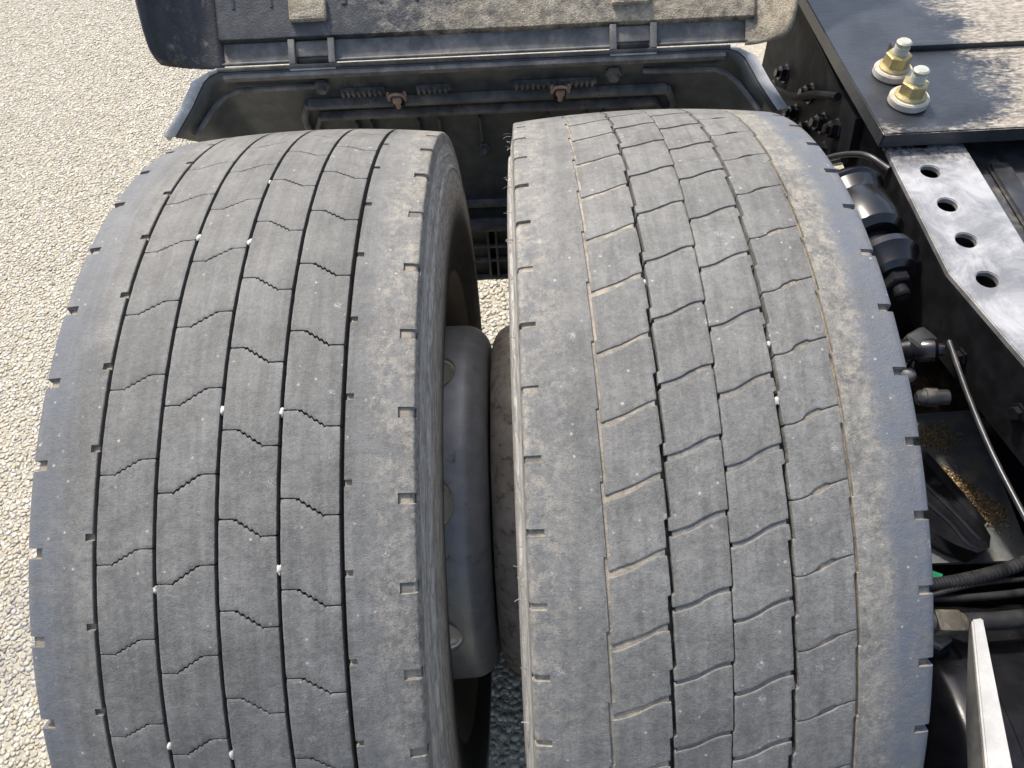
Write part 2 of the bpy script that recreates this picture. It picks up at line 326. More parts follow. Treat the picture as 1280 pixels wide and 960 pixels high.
# ------------------------------------------------------------------ ground
s = N('ground_binder'); p = s.pos(); px, py, pz = s.xyz(p)[:3]
vo = s.vor(p, 95)
g = s.mix(s.ramp(s.noise(p, 60, 6), 0.3, 0.7), (0.30, 0.275, 0.212), (0.39, 0.36, 0.28))
g = s.mix(s.ramp(vo.outputs['Distance'], 0.25, 0.6, 0, 0.3), g, (0.22, 0.195, 0.15))
s.bump(s.math('ADD', s.noise(p, 300, 4), vo.outputs['Distance']), 0.004, 0.6)
M_ground = s.fin(g, 0.9)
s = N('ground_stones'); p = s.pos(); geo = s.n('ShaderNodeNewGeometry')
cr = s.n('ShaderNodeValToRGB'); s.put(cr.inputs[0], geo.outputs['Random Per Island'])
els = cr.color_ramp.elements
stops = [(0.0, (0.248, 0.227, 0.184)), (0.12, (0.309, 0.281, 0.223)), (0.35, (0.353, 0.320, 0.252)), (0.47, (0.360, 0.308, 0.212)), (0.56, (0.381, 0.349, 0.281)), (0.75, (0.417, 0.392, 0.328)), (0.90, (0.479, 0.459, 0.403)), (1.0, (0.320, 0.304, 0.266))]
els[0].position = 0; els[0].color = (*stops[0][1], 1); els[1].position = 1; els[1].color = (*stops[-1][1], 1)
for (q, c) in stops[1:-1]: e = els.new(q); e.color = (*c, 1)
c = s.mix(s.ramp(s.noise(p, 260, 4), 0.3, 0.7), cr.outputs[0], (0.55, 0.5, 0.42), 'MULTIPLY')
c = s.mix(0.75, c, cr.outputs[0])
px, py, pz = s.xyz(p)[:3]
# a greyer patch beside the outer wheel
dx = s.math('MULTIPLY', s.math('ADD', px, 0.98), 2.6); dy = s.math('MULTIPLY', s.math('ADD', py, 0.02), 2.4)
rr = s.math('ADD', s.math('MULTIPLY', dx, dx), s.math('MULTIPLY', dy, dy))
rr = s.math('ADD', rr, s.math('MULTIPLY', s.math('SUBTRACT', s.noise(p, 9, 5), 0.5), 0.5))
c = s.mix(s.ramp(rr, 0.16, 0.05, 0, 0.55), c, (0.20, 0.195, 0.185))
M_stones = s.fin(c, s.ramp(s.noise(p, 200, 3), 0.3, 0.7, 0.55, 0.85))
tag(mesh_obj('ground', [(-15, -15, 0), (15, -15, 0), (15, 15, 0), (-15, 15, 0)], [(0, 1, 2, 3)], M_ground, smooth=False), 'pale exposed aggregate paving under the truck wheels', 'ground', kind='structure')

def pebbles(regions):
    ico = bmesh.new(); bmesh.ops.create_icosphere(ico, subdivisions=1, radius=1.0)
    V = np.array([v.co[:] for v in ico.verts]); T = np.array([[v.index for v in f.verts] for f in ico.faces]); ico.free()
    P = []
    SP = []
    for (x0, x1, y0, y1, spacing, band) in regions:
        gx, gy = np.meshgrid(np.arange(x0, x1, spacing), np.arange(y0, y1, spacing))
        pts = np.stack([gx.ravel(), gy.ravel()], 1); pts += RNG.uniform(-0.48, 0.48, pts.shape) * spacing
        if band: pts = pts[np.abs(pts[:, 0] + 1.02 + 0.27 * (pts[:, 1] + 0.26)) < 0.56]
        P.append(pts); SP.append(np.full(len(pts), spacing))
    P = np.concatenate(P); n = len(P); spacing = np.concatenate(SP)
    sz = spacing * RNG.uniform(0.42, 0.92, n); th = RNG.uniform(0, 2 * PI, n)
    ax = sz * RNG.uniform(0.85, 1.35, n); ay = sz * RNG.uniform(0.65, 1.0, n); az = sz * RNG.uniform(0.11, 0.20, n)
    J = V[None] * (1 + RNG.uniform(-0.22, 0.22, (n, len(V), 1)))
    lx, ly, lz = J[..., 0] * ax[:, None], J[..., 1] * ay[:, None], J[..., 2] * az[:, None]
    tl = RNG.uniform(-0.14, 0.14, (n, 1)); lz = lz + lx * tl
    X = P[:, :1] + lx * np.cos(th)[:, None] - ly * np.sin(th)[:, None]
    Y = P[:, 1:] + lx * np.sin(th)[:, None] + ly * np.cos(th)[:, None]
    Z = lz + (RNG.uniform(-0.2, 0.35, n) * az)[:, None]
    verts = np.stack([X, Y, Z], -1).reshape(-1, 3)
    tris = (T[None] + (np.arange(n) * len(V))[:, None, None]).reshape(-1, 3)
    me = bpy.data.meshes.new('ground_stones')
    me.vertices.add(len(verts)); me.vertices.foreach_set('co', verts.ravel())
    me.loops.add(tris.size); me.loops.foreach_set('vertex_index', tris.ravel().astype(np.int32))
    me.polygons.add(len(tris)); me.polygons.foreach_set('loop_start', np.arange(0, tris.size, 3, dtype=np.int32))
    me.update(); me.validate(); return me
st = link('ground_stones', pebbles([(-2.6, -0.46, -0.6, 3.0, 0.0086, True), (-0.46, 1.2, -0.7, 1.1, 0.0108, False)]), M_stones, None, None, False)
tag(st, 'small cream and grey stones set in the paving', 'stones', kind='stuff')

# ------------------------------------------------------------------ tyres
def frac(v): return v - math.floor(v)
def saw(A, jp, ph): return A * (0.5 - frac(ph - jp))
def crown(R, x): return R - KC * x * x

def tread_block(N_, R, XL, XR, pl, pr, shape, zig, gap, wl, wr, depth, na, nb, bev=0.0006, seed=0):
    dth = 2 * PI / N_; plen = dth * R
    def cut(a): return pl + (pr - pl) * shape(a) + zig(a) / plen
    def pt(a, b, inset, dr):
        ex = 0.0004 * max(0.0, mnoise.noise(Vector((a * 9, b * 7, seed * 3.1)))) + 0.0003 * max(0.0, mnoise.noise(Vector((a * 31, b * 27, seed * 1.7))))
        ca = min(a, 1 - a); cb = min(b, 1 - b); ex += 0.0003 * max(0.0, 1 - ca * 20) * max(0.0, 1 - cb * 20)
        inset += ex
        gp = (gap(a) * 0.5 + inset) / plen; c = cut(a)
        ph = (c + gp) * (1 - b) + (c + 1 - gp) * b
        x = (XL(ph) + wl + inset) * (1 - a) + (XR(ph) - wr - inset) * a
        r = crown(R, x) - dr; t = ph * dth
        return (x, r * math.sin(t), r * math.cos(t))
    A = [i / (na - 1) for i in range(na)]; B = [j / (nb - 1) for j in range(nb)]
    verts, faces = [], []
    for b in B:
        for a in A: verts.append(pt(a, b, bev, 0.0))
    for j in range(nb - 1):
        for i in range(na - 1):
            k = j * na + i; faces.append((k, k + na, k + na + 1, k + 1))
    loop = [(i, 0) for i in range(na)] + [(na - 1, j) for j in range(1, nb)] + [(i, nb - 1) for i in range(na - 2, -1, -1)] + [(0, j) for j in range(nb - 2, 0, -1)]
    prev = [j * na + i for i, j in loop]
    for ins, dr in ((bev * 0.3, bev * 0.3), (0.0, bev), (0.0, depth)):
        cur = []
        for (i, j) in loop: cur.append(len(verts)); verts.append(pt(A[i], B[j], ins, dr))
        n = len(loop)
        for k in range(n): faces.append((prev[k], prev[(k + 1) % n], cur[(k + 1) % n], cur[k]))
        prev = cur
    me = bpy.data.meshes.new('tread_block'); me.from_pydata(verts, [], faces); me.update(); return me

SIDE = [(0.117, 0.283), (0.126, 0.286), (0.134, 0.293), (0.140, 0.303), (0.149, 0.325), (0.158, 0.36), (0.162, 0.395), (0.1615, 0.425), (0.159, 0.447), (0.1575, 0.4535), (0.1592, 0.4555), (0.1585, 0.4585), (0.1562, 0.4605)]
def tyre_body(name, N_, R, gin, floor_pts, notchL, notchR, tabL, tabR, jogL, jogR, mat, parent, deep=-1):
    """one swept carcass: side walls, shoulders with notches, groove floor. profile points: (dx, r, flags)"""
    prof = []
    dR = R - 0.507
    def half(sg):
        L = [(sg * x, r + dR * (r > 0.4), '') for x, r in SIDE]
        e = crown(R, 0.1505); D_ = sg == deep; q0 = 0.1392 if D_ else 0.1384; lw = 'n' if D_ else ''
        for (x, r, fl) in ((0.1556, e - 0.0300, ''), (0.1549, e - 0.0285, ''), (0.1556, e - 0.0270, ''), (0.1545, e - 0.0225, ''), (0.1543, e - 0.0220, lw), (0.1530, e - 0.012, lw), (0.1522, e - 0.0064, lw), (0.1521, e - 0.0060, 'n'), (0.1516, e - 0.0016, 'n'), (0.1502, crown(R, 0.1502) - 0.0002, 'n'), (0.146, None, 'n'), (0.1432, None, 'n'), (q0 + 0.0005, None, 'n'), (q0, None, '')):
            L.append((sg * x, crown(R, x) if r is None else r, fl))
        for x in (0.127, 0.118, 0.109): L.append((sg * x, crown(R, x), ''))
        L.append((sg * 0.1036, crown(R, 0.1036), '')); 
        gx = gin
        L += [(sg * 0.1032, crown(R, 0.1032), 't'), (sg * (gx + 0.0006), crown(R, gx), 'tj'), (sg * gx, crown(R, gx) - 0.0007, 'tj'), (sg * gx, crown(R, gx) - 0.0118 if not floor_pts else floor_pts[0][1] if sg < 0 else floor_pts[-1][1], 'j')]
        return L
    left = half(-1); right = half(1)[::-1]
    mid = [(x, r, '') for x, r in floor_pts] if floor_pts else [(x, crown(R, x) - 0.0118, '') for x in (-0.07, -0.035, 0, 0.035, 0.07)]
    prof = left + mid + right
    nl = len(left) + len(mid) // 2
    eps = 0.012; ph = set(round(k / 8, 4) for k in range(8))
    for rng in (notchL, notchR, tabL, tabR):
        if rng:
            for v, sgn in ((rng[0], 1), (rng[1], -1)): ph.add(round(frac(v), 4)); ph.add(round(frac(v + sgn * eps), 4))
    for jg in (jogL, jogR):
        if jg: ph.add(round(frac(jg[1] - 0.004), 4)); ph.add(round(frac(jg[1] + 0.004), 4))
    ph = sorted(ph); dth = 2 * PI / N_
    def inside(p, rng):
        if not rng: return 0.0
        wdt = rng[1] - rng[0]; q = frac(p - rng[0])
        return 1.0 if eps * 0.9 <= q <= wdt - eps * 0.9 else 0.0
    verts = []; m = len(prof)
    for i in range(N_):
        nfl, nfr = random.uniform(0.35, 1.0), random.uniform(0.35, 1.0)
        for p in ph:
            t = (i + p) * dth; sn, cs = math.sin(t), math.cos(t)
            vary = 0.85 + 0.3 * random.random()
            for j, (x, r, fl) in enumerate(prof):
                L = j < nl; sg = -1 if L else 1
                if 'n' in fl and inside(p, notchL if L else notchR): nf = nfl if L else nfr; x -= sg * (0.0036 if sg == deep else 0.0018) * nf; r -= (0.0052 if sg == deep else 0.0030) * vary * nf
                if 't' in fl and inside(p, tabL if L else tabR): r -= 0.0035
                if 'j' in fl:
                    jg = jogL if L else jogR
                    if jg: x += saw(jg[0], jg[1], p)
                verts.append((x, r * sn, r * cs))
    nrow = N_ * len(ph); faces = []
    for a in range(nrow):
        b = (a + 1) % nrow
        for j in range(m - 1): faces.append((a * m + j, a * m + j + 1, b * m + j + 1, b * m + j))
    return mesh_obj(name, verts, faces, mat, parent, 38)

def ring_blocks(mes, N_, parent, mat):
    for me in mes: me.materials.append(mat); me.polygons.foreach_set('use_smooth', [True] * len(me.polygons)); me.set_sharp_from_angle(angle=math.radians(40))
    for i in range(N_):
        o = bpy.data.objects.new('tread_block', random.choice(mes)); COL.objects.link(o); o.parent = parent; o.rotation_euler.x = -i * 2 * PI / N_

# outer wheel: five straight narrow grooves, stepped zigzag sipes
NL, NR = 46, 57
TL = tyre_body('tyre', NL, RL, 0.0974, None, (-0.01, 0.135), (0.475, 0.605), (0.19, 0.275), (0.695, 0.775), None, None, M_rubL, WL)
GL = [-0.0957, -0.0481, 0.0001, 0.0475, 0.0953]
def flat3(a): return 0.0 if a < 0.27 else 1.0 if a > 0.73 else (a - 0.27) / 0.46
def zigL(amp):
    def z(a):
        if a < 0.27 or a > 0.73: return 0.0
        q = (a - 0.27) / 0.46 * 5.0; return amp * (2 * abs(2 * (q - math.floor(q + 0.5))) - 1) * min(1, (0.5 - abs(a - 0.5)) * 3)
    return z
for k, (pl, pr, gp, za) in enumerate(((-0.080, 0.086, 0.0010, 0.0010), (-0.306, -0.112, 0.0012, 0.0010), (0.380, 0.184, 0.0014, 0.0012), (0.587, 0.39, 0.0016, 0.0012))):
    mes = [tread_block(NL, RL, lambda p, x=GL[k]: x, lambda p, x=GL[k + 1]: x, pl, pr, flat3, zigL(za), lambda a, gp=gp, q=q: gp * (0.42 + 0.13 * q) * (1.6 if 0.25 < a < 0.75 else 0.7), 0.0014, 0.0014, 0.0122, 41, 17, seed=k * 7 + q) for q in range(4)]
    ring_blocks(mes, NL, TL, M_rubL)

# inner wheel: stepped longitudinal grooves, slanted S-shaped cross grooves
GR = [(-0.0922, 0.0022, 0.851), (-0.0462, 0.0026, 0.328), (-0.0010, 0.0012, 0.40), (0.0449, 0.0026, 0.0), (0.0912, 0.0016, 0.533)]
def gx(k): return lambda p: GR[k][0] + saw(GR[k][1], GR[k][2], p)
cR = lambda x, d: (x, crown(RR, x) - d)
floorR = [cR(-0.0940, 0.0014), cR(-0.0885, 0.0014), cR(-0.0880, 0.0010), cR(-0.0493, 0.0010), cR(-0.0491, 0.0125), cR(-0.0433, 0.0125), cR(-0.0431, 0.0014), cR(-0.0030, 0.0014), cR(-0.0028, 0.009), cR(0.0010, 0.009),
          cR(0.0012, 0.0014), cR(0.0418, 0.0014), cR(0.0420, 0.0125), cR(0.0478, 0.0125), cR(0.0480, 0.0014), cR(0.0890, 0.0014), cR(0.0930, 0.004)]
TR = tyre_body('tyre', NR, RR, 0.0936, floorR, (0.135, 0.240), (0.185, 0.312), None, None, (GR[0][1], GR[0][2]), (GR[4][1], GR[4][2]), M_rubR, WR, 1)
def scurve(a): return 0.22 * a + 0.78 * (a * a * (3 - 2 * a))
wob = lambda amp, sd: (lambda a: amp * math.sin(9 * a + sd) * min(1, a * 6, (1 - a) * 6))
ribs = [(0, 0.621, 0.900, lambda a: 0.0043 + 0.0009 * math.sin(7 * a), 0.0010, 0.0013),
        (1, 0.123, 0.386, lambda a: 0.0041, 0.0016, 0.00045),
        (2, -0.052, 0.233, lambda a: 0.0041, 0.00045, 0.0016),
        (3, 0.508, 0.772, lambda a: 0.0008 + 0.0038 * max(0, min(1, (0.17 - abs(a - 0.52)) * 25)), 0.0016, 0.0003)]
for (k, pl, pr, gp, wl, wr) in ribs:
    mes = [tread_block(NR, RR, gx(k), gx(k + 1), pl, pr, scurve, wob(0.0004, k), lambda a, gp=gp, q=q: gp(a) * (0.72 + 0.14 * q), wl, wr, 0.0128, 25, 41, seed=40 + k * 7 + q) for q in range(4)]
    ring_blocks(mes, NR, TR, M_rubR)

# mould hairs on the inner wheel's outer edge
bm = bmesh.new()
for k in range(34):
    t = math.radians(random.uniform(-75, 40)); r0 = random.uniform(0.468, 0.497); x0 = -0.155
    a = Vector((x0, r0 * math.sin(t), r0 * math.cos(t))); l = random.uniform(0.003, 0.009)
    b_tube(bm, [a, a + Vector((-l * 0.6, random.uniform(-.001, .001), 0.001)), a + Vector((-l, random.uniform(-.003, .003), random.uniform(-.002, .002)))], 0.00035, 4)
tag(fromb('mould_hairs', bm, M_rubR, TR), kind='stuff')

# rims, discs, hubs ------------------------------------------------
def lathe_x(name, prof, mat, parent, seg=96, holes=None, sharp=35, th=None):
    """prof: (x, r) swept about the axle; open surface"""
    verts, faces = [], []; m = len(prof)
    for i in range(seg):
        t = 2 * PI * i / seg
        for (x, r) in prof: verts.append((x, r * math.sin(t), r * math.cos(t)))
    for i in range(seg):
        b = (i + 1) % seg
        for j in range(m - 1): faces.append((i * m + j, i * m + j + 1, b * m + j + 1, b * m + j))
    o = mesh_obj(name, verts, faces, mat, parent, sharp)
    if th: solid(o, th)
    return o
def disc_with_holes(name, face, xs, rfun, hx, hr, tail, mat, parent, sg, nh=9, ph0=0.0):
    """bell-shaped disc: face + round corner + wall pierced by hand holes + outer cone; mirrored with sg"""
    verts, faces = [], []
    def add(x, r, t): verts.append((sg * x, r * math.sin(t), r * math.cos(t))); return len(verts) - 1
    seg = nh * 16
    def ringgrid(prof):
        rows = [[add(x, r, 2 * PI * i / seg + ph0) for i in range(seg)] for x, r in prof]
        for a, b in zip(rows, rows[1:]):
            for i in range(seg): faces.append((a[i], a[(i + 1) % seg], b[(i + 1) % seg], b[i]))
    ringgrid(face); ringgrid(tail)
    x0, x1 = xs; dt = 2 * PI / nh
    for h in range(nh):
        tc = h * dt + ph0 + dt / 2; outer = []; n = 64
        for k in range(16): outer.append((x0, -dt / 2 + dt * k / 16))
        for k in range(16): outer.append((x0 + (x1 - x0) * k / 16, dt / 2))
        for k in range(16): outer.append((x1, dt / 2 - dt * k / 16))
        for k in range(16): outer.append((x1 + (x0 - x1) * k / 16, -dt / 2))
        rows = [[] for _ in range(5)]
        for (ox, ot) in outer:
            R0 = rfun(hx); a = math.atan2(ot * R0, ox - hx); ix = hx + hr * math.cos(a); it = hr * 1.05 * math.sin(a) / R0
            for q in range(5):
                f = (q / 4) ** 1.3; x = ix + (ox - ix) * f; t = it + (ot - it) * f
                rows[q].append(add(x, rfun(x), tc + t))
        for a, b in zip(rows, rows[1:]):
            for k in range(n): faces.append((a[k], a[(k + 1) % n], b[(k + 1) % n], b[k]))
    o = mesh_obj(name, verts, faces, mat, parent, 40)
    bm = bmesh.new(); bm.from_mesh(o.data); bmesh.ops.remove_doubles(bm, verts=bm.verts, dist=2e-5); bmesh.ops.recalc_face_normals(bm, faces=bm.faces); bm.to_mesh(o.data); bm.free()
    o.data.polygons.foreach_set('use_smooth', [True] * len(o.data.polygons))
    solid(o, 0.010, -1 if sg < 0 else -1); return o
XM = -0.046                        # plane where the two discs are bolted together
for (wl, sg, mat, xc) in ((WL, -1, M_disc, -0.2405), (WR, 1, M_discr, 0.1485)):
    off = sg * (XM - xc) + 0.0012     # distance along sg from the wheel centre to the mating face (negative: towards the gap)
    face = [(off, 0.085), (off, 0.205)]
    for k in range(1, 9):
        a = k / 8 * PI / 2; face.append((off + 0.034 * (1 - math.cos(a)), 0.208 + 0.037 * math.sin(a)))
    rf = lambda x, o=off: 0.245 + 0.05 * max(0.0, x - o - 0.034)
    xs = (off + 0.034, off + 0.125); face[-1] = (xs[0], rf(xs[0]))
    tail = [(xs[1], rf(xs[1])), (xs[1] + 0.06, 0.256), (xs[1] + 0.10, 0.263), (xs[1] + 0.125, 0.2655)]
    disc_with_holes('wheel_disc', face, xs, rf, off + 0.064, 0.0262, tail, mat, wl, sg, 9, math.radians(-9.0))
    rim = lathe_x('rim', [(x, r) for x, r in ((-0.134, 0.300), (-0.131, 0.3035), (-0.126, 0.300), (-0.124, 0.288), (-0.10, 0.283), (-0.075, 0.272), (-0.02, 0.268), (0.03, 0.268), (0.085, 0.274), (0.105, 0.283), (0.124, 0.288), (0.126, 0.300), (0.131, 0.3035), (0.134, 0.300))], M_rim, wl, 96, th=0.004)
    hub = obj_lathe('hub', (sg * (off + 0.002), 0, 0), (sg, 0, 0), [(0, 0.14), (0.022, 0.14), (0.024, 0.196), (0.10, 0.196), (0.104, 0.14), (0.16, 0.125), (0.20, 0.11), (0.205, 0.02)] if sg < 0 else [(0.0, 0.14), (0.02, 0.15), (0.03, 0.212), (0.20, 0.212), (0.21, 0.2), (0.215, 0.03)], M_hub if sg < 0 else M_black, wl, 48)
    if sg < 0:
        for k in range(10):
            t = k * 2 * PI / 10
            obj_lathe('wheel_nut', (sg * (off + 0.010), 0.1675 * math.sin(t), 0.1675 * math.cos(t)), (sg, 0, 0), [(0, 0.021), (0.006, 0.021), (0.0061, 0.0175), (0.035, 0.0172), (0.038, 0.013)], M_hub, wl, poly=6)
tag(WL, 'outer truck wheel with straight grooved tread and zigzag sipes, beside open pale paving', 'wheel', 'dual truck wheels')
tag(WR, 'inner truck wheel with stepped block tread and dusty slanted grooves, beside the chassis frame', 'wheel', 'dual truck wheels')

# stones wedged in the grooves
def wedge(wc, R, dx, phi, size):
    bm = bmesh.new(); bmesh.ops.create_icosphere(bm, subdivisions=2, radius=1.0)
    sd = Vector((random.random() * 9, random.random() * 9, 3))
    for v in bm.verts: v.co *= 1 + 0.6 * mnoise.noise(v.co * 1.3 + sd); v.co.x *= 0.72 * size; v.co.y *= 1.1 * size; v.co.z *= 0.8 * size
    t = math.radians(phi); r = crown(R, dx) - size * 0.55
    o = fromb('wedged_stone', bm, M_stone, None, 60); o.location = (wc + dx, r * math.sin(t), ZC + r * math.cos(t)); o.rotation_euler.x = -t
    return o
for dx, phi, sz in ((-0.0481, 1.09, .0031), (0.0002, -0.06, .0036), (0.0001, -18.67, .0034), (0.0475, -19.02, .0036), (0.0475, -32.75, .0034), (-0.0481, -34.18, .0029), (-0.0481, -48.6, .003), (0.0001, -49.6, .0036), (0.0002, 10.4, .0025)):
    tag(wedge(-0.2405, RL, dx, phi, sz), 'tiny white stone wedged in a straight tread groove of the outer wheel', 'stone', 'white stones wedged in the outer tyre')
for dx, phi, sz in ((0.0446, -14.6, .0023), (0.0443, -19.8, .0030), (-0.0470, -7.7, .0021)):
    tag(wedge(0.1485, RR, dx, phi, sz), 'tiny white stone wedged in a stepped tread groove of the inner wheel', 'stone', 'white stones wedged in the inner tyre')

# ------------------------------------------------------------------ front mudguard section
GUARD = empty('mudguard', (-0.06, 0.647, 0.29)); gm = GUARD.matrix_world.copy(); GUARD_LOC = Vector((-0.06, 0.647, 0.29))
def child(o, parent, loc):
    o.parent = parent; o.location = o.location - Vector(loc); return o
def rin(th):
    pts = ((58, 0.55), (64, 0.570), (70, 0.598), (80, 0.628), (90, 0.64))
    for (a, b), (c, d) in zip(pts, pts[1:]):
        if th <= c: return b + (d - b) * (th - a) / (c - a)
    return 0.64
def gprof(th, extra=0.0):
    ri = rin(th); e = extra
    f = max(0.0, 1 - (th - 58) / 40)
    L = [(-0.512 + 0.04 * (1 - f) - e, ri), (-0.486 + 0.02 * (1 - f) - e, ri + (0.637 - ri) * 0.5), (-0.468 - e, 0.632), (-0.458 - e * 0.7, 0.642 + e * 0.6), (-0.446, 0.647 + e)]
    Rr = [(0.388 - 0.04 * (1 - f) + e, ri), (0.363 - 0.02 * (1 - f) + e, ri + (0.637 - ri) * 0.5), (0.345 + e, 0.632), (0.335 + e * 0.7, 0.642 + e * 0.6), (0.323, 0.647 + e)]
    return L + [(-0.25, 0.647 + e), (-0.06, 0.647 + e), (0.13, 0.647 + e)] + Rr[::-1]
def gpt(x, r, th):
    t = math.radians(th); return Vector((x, r * math.sin(t), ZC + r * math.cos(t)))
rows = []
for th in (58, 60, 62, 65, 68, 72, 76, 80, 85, 90): rows.append([gpt(x, r, th) for x, r in gprof(th)])
for z in (0.42, 0.36, 0.29):
    rows.append([Vector((p.x, p.y, z)) for p in rows[9]])
verts = [v - GUARD_LOC for r in rows for v in r]; m = len(rows[0]); faces = [(a * m + j, a * m + j + 1, (a + 1) * m + j + 1, (a + 1) * m + j) for a in range(len(rows) - 1) for j in range(m - 1)]
o = mesh_obj('guard_shell', verts, faces, M_guard, GUARD, 50); solid(o, 0.004)
# thick return lip round the open end
A = gprof(58); Bq = gprof(58, 0.0035)
Bq = [(x - 0.011, r) if k < 3 else (x + 0.011, r) if k > len(Bq) - 4 else (x, r) for k, (x, r) in enumerate(Bq)]
n = len(A)
for (k0, k1, mt) in ((0, 4, M_guardlip), (4, n - 5, M_guardmid), (n - 5, n - 1, M_guardlip)):
    idx = range(k0, k1 + 1); m_ = len(idx)
    vs = [gpt(*A[k], 57.8) for k in idx] + [gpt(*Bq[k], 57.5) for k in idx] + [gpt(*Bq[k], 59.2) for k in idx]
    fc = [(k, k + 1, m_ + k + 1, m_ + k) for k in range(m_ - 1)] + [(m_ + k, m_ + k + 1, 2 * m_ + k + 1, 2 * m_ + k) for k in range(m_ - 1)]
    o = mesh_obj('guard_lip', [v - GUARD_LOC for v in vs], fc, mt, GUARD, 30); solid(o, 0.002, 0)
def gpart(name, bm, mat, parent=None, sharp=35):
    if parent is None:
        bmesh.ops.translate(bm, vec=-GUARD_LOC, verts=bm.verts); return fromb(name, bm, mat, GUARD, sharp)
    bmesh.ops.translate(bm, vec=-GUARD_LOC, verts=bm.verts); return fromb(name, bm, mat, parent, sharp)
# inner step just behind the lip
bm = bmesh.new()
b_tube(bm, [gpt(x, r, 61.5) for x, r in [(-0.497, 0.566), (-0.468, 0.612), (-0.452, 0.630), (-0.43, 0.638), (-0.30, 0.640)]], 0.0045, 8)
gpart('stiffening_rib', bm, M_guardmid)
bm = bmesh.new()
b_tube(bm, [gpt(x, r, 61.5) for x, r in [(0.374, 0.566), (0.345, 0.612), (0.329, 0.630), (0.31, 0.638), (0.20, 0.640)]], 0.0045, 8)
gpart('stiffening_rib', bm, M_guardmid)
# top flange bar and the two ledges of the pressed frame
def ledge(x0, x1, th, r, h, d, name='ledge', mat=None, slope=0.0):
    bm = bmesh.new(); c = gpt((x0 + x1) / 2, r, th); b_box(bm, c, (x1 - x0, d, h), Matrix.Rotation(-math.radians(th - 90), 3, 'X'), 0.002)
    return gpart(name, bm, mat or M_guardmid)
ledge(-0.44, 0.318, 58.6, 0.641, 0.012, 0.008, 'top_flange', M_guardmid)
ledge(-0.335, 0.245, 65.6, 0.636, 0.009, 0.016)
ledge(-0.325, 0.235, 68.8, 0.637, 0.009, 0.014)
for (xa, xb, sgn) in ((-0.335, -0.352, -1), (0.245, 0.262, 1)):
    bm = bmesh.new(); b_tube(bm, [gpt(xa, 0.637, 65.6), gpt(xb, 0.637, 69), gpt(xb + sgn * 0.008, 0.637, 82)], 0.006, 8); gpart('frame_edge', bm, M_guardmid)
    bm = bmesh.new(); b_tube(bm, [gpt(xa - sgn * 0.012, 0.638, 68.8), gpt(xb - sgn * 0.012, 0.638, 72), gpt(xb - sgn * 0.004, 0.638, 84)], 0.005, 8); gpart('frame_edge', bm, M_guardmid)
for k in range(3):   # toothed strips
    x0 = (-0.275, -0.155, 0.0)[k]; w_ = (0.07, 0.055, 0.13)[k]
    bm = bmesh.new(); b_box(bm, gpt(x0 + w_ / 2, 0.640, 63.3), (w_, 0.008, 0.008), Matrix.Rotation(-math.radians(-23), 3, 'X'), 0.001)
    nt_ = int(w_ / 0.0085)
    for q in range(nt_): b_box(bm, gpt(x0 + 0.004 + q * 0.0085, 0.634, 63.1), (0.0042, 0.006, 0.010), Matrix.Rotation(math.radians(23), 3, 'X'), 0.0006)
    gpart('toothed_strip', bm, M_guardmid)
for x in (-0.27, -0.245, -0.165, -0.13, -0.06, 0.055, 0.12, 0.15, 0.195):
    bm = bmesh.new(); b_box(bm, gpt(x, 0.639, 73.5), (0.004, 0.010, 0.06), Matrix.Rotation(math.radians(14), 3, 'X'), 0.001); gpart('rib', bm, M_guard)
for x in (-0.185, 0.072):   # clip + rusty bolt
    bm = bmesh.new()
    pts = [gpt(x - 0.013, 0.626, 62.0), gpt(x - 0.013, 0.622, 63.4), gpt(x - 0.008, 0.622, 62.0), gpt(x + 0.008, 0.622, 62.0), gpt(x + 0.013, 0.622, 63.4), gpt(x + 0.013, 0.626, 62.0)]
    b_tube(bm, smoothpath(pts, 4), 0.0026, 8); cl = gpart('clip', bm, M_rustbolt)
    bm = bmesh.new(); b_box(bm, gpt(x, 0.624, 63.8), (0.018, 0.002, 0.026), Matrix.Rotation(math.radians(22), 3, 'X')); gpart('clip_slot', bm, M_black)
    bm = bmesh.new(); b_lathe(bm, gpt(x, 0.620, 62.5), (0, 0.25, -1), [(0, 0.007), (0.007, 0.0075), (0.0071, 0.0042), (0.020, 0.0042)], 12); gpart('bolt', bm, M_rustbolt)
for x, th in ((-0.300, 61.5), (0.155, 61.8)):
    bm = bmesh.new(); b_lathe(bm, gpt(x, 0.643, th), -Vector((0, math.sin(math.radians(th)), math.cos(math.radians(th)))), [(0, 0.013), (0.006, 0.013), (0.0062, 0.008), (0.014, 0.008)], poly=6); gpart('nut', bm, M_guardmid)
for x in (-0.058,):   # bolt in the middle of the lower panel
    bm = bmesh.new(); b_lathe(bm, gpt(x, 0.647, 78.6), (0, -1, 0.25), [(0, 0.02), (0.003, 0.019), (0.0031, 0.011), (0.012, 0.010), (0.0121, 0.006), (0.022, 0.006)], poly=6); gpart('bolt', bm, M_guardmid)
# ribbed lower panel seen between the tyres
for z, h, d in ((0.500, 0.010, 0.014), (0.448, 0.016, 0.024), (0.385, 0.006, 0.010), (0.345, 0.005, 0.010), (0.293, 0.007, 0.012)):
    bm = bmesh.new(); b_box(bm, Vector((-0.06, 0.645 - d / 2, z)), (0.66, d, h), None, 0.0015); gpart('cross_rib', bm, M_guardmid)
for x in (-0.15, -0.066, -0.049, 0.03):
    bm = bmesh.new(); b_box(bm, Vector((x, 0.640, 0.366)), (0.005, 0.011, 0.145), None, 0.001); gpart('rib', bm, M_guard)
bm = bmesh.new(); b_box(bm, Vector((-0.0575, 0.6435, 0.366)), (0.012, 0.003, 0.144)); gpart('dark_slot', bm, M_black)
tag(GUARD, 'black plastic front mudguard section with grey lip, open end facing the tyres', 'mudguard')

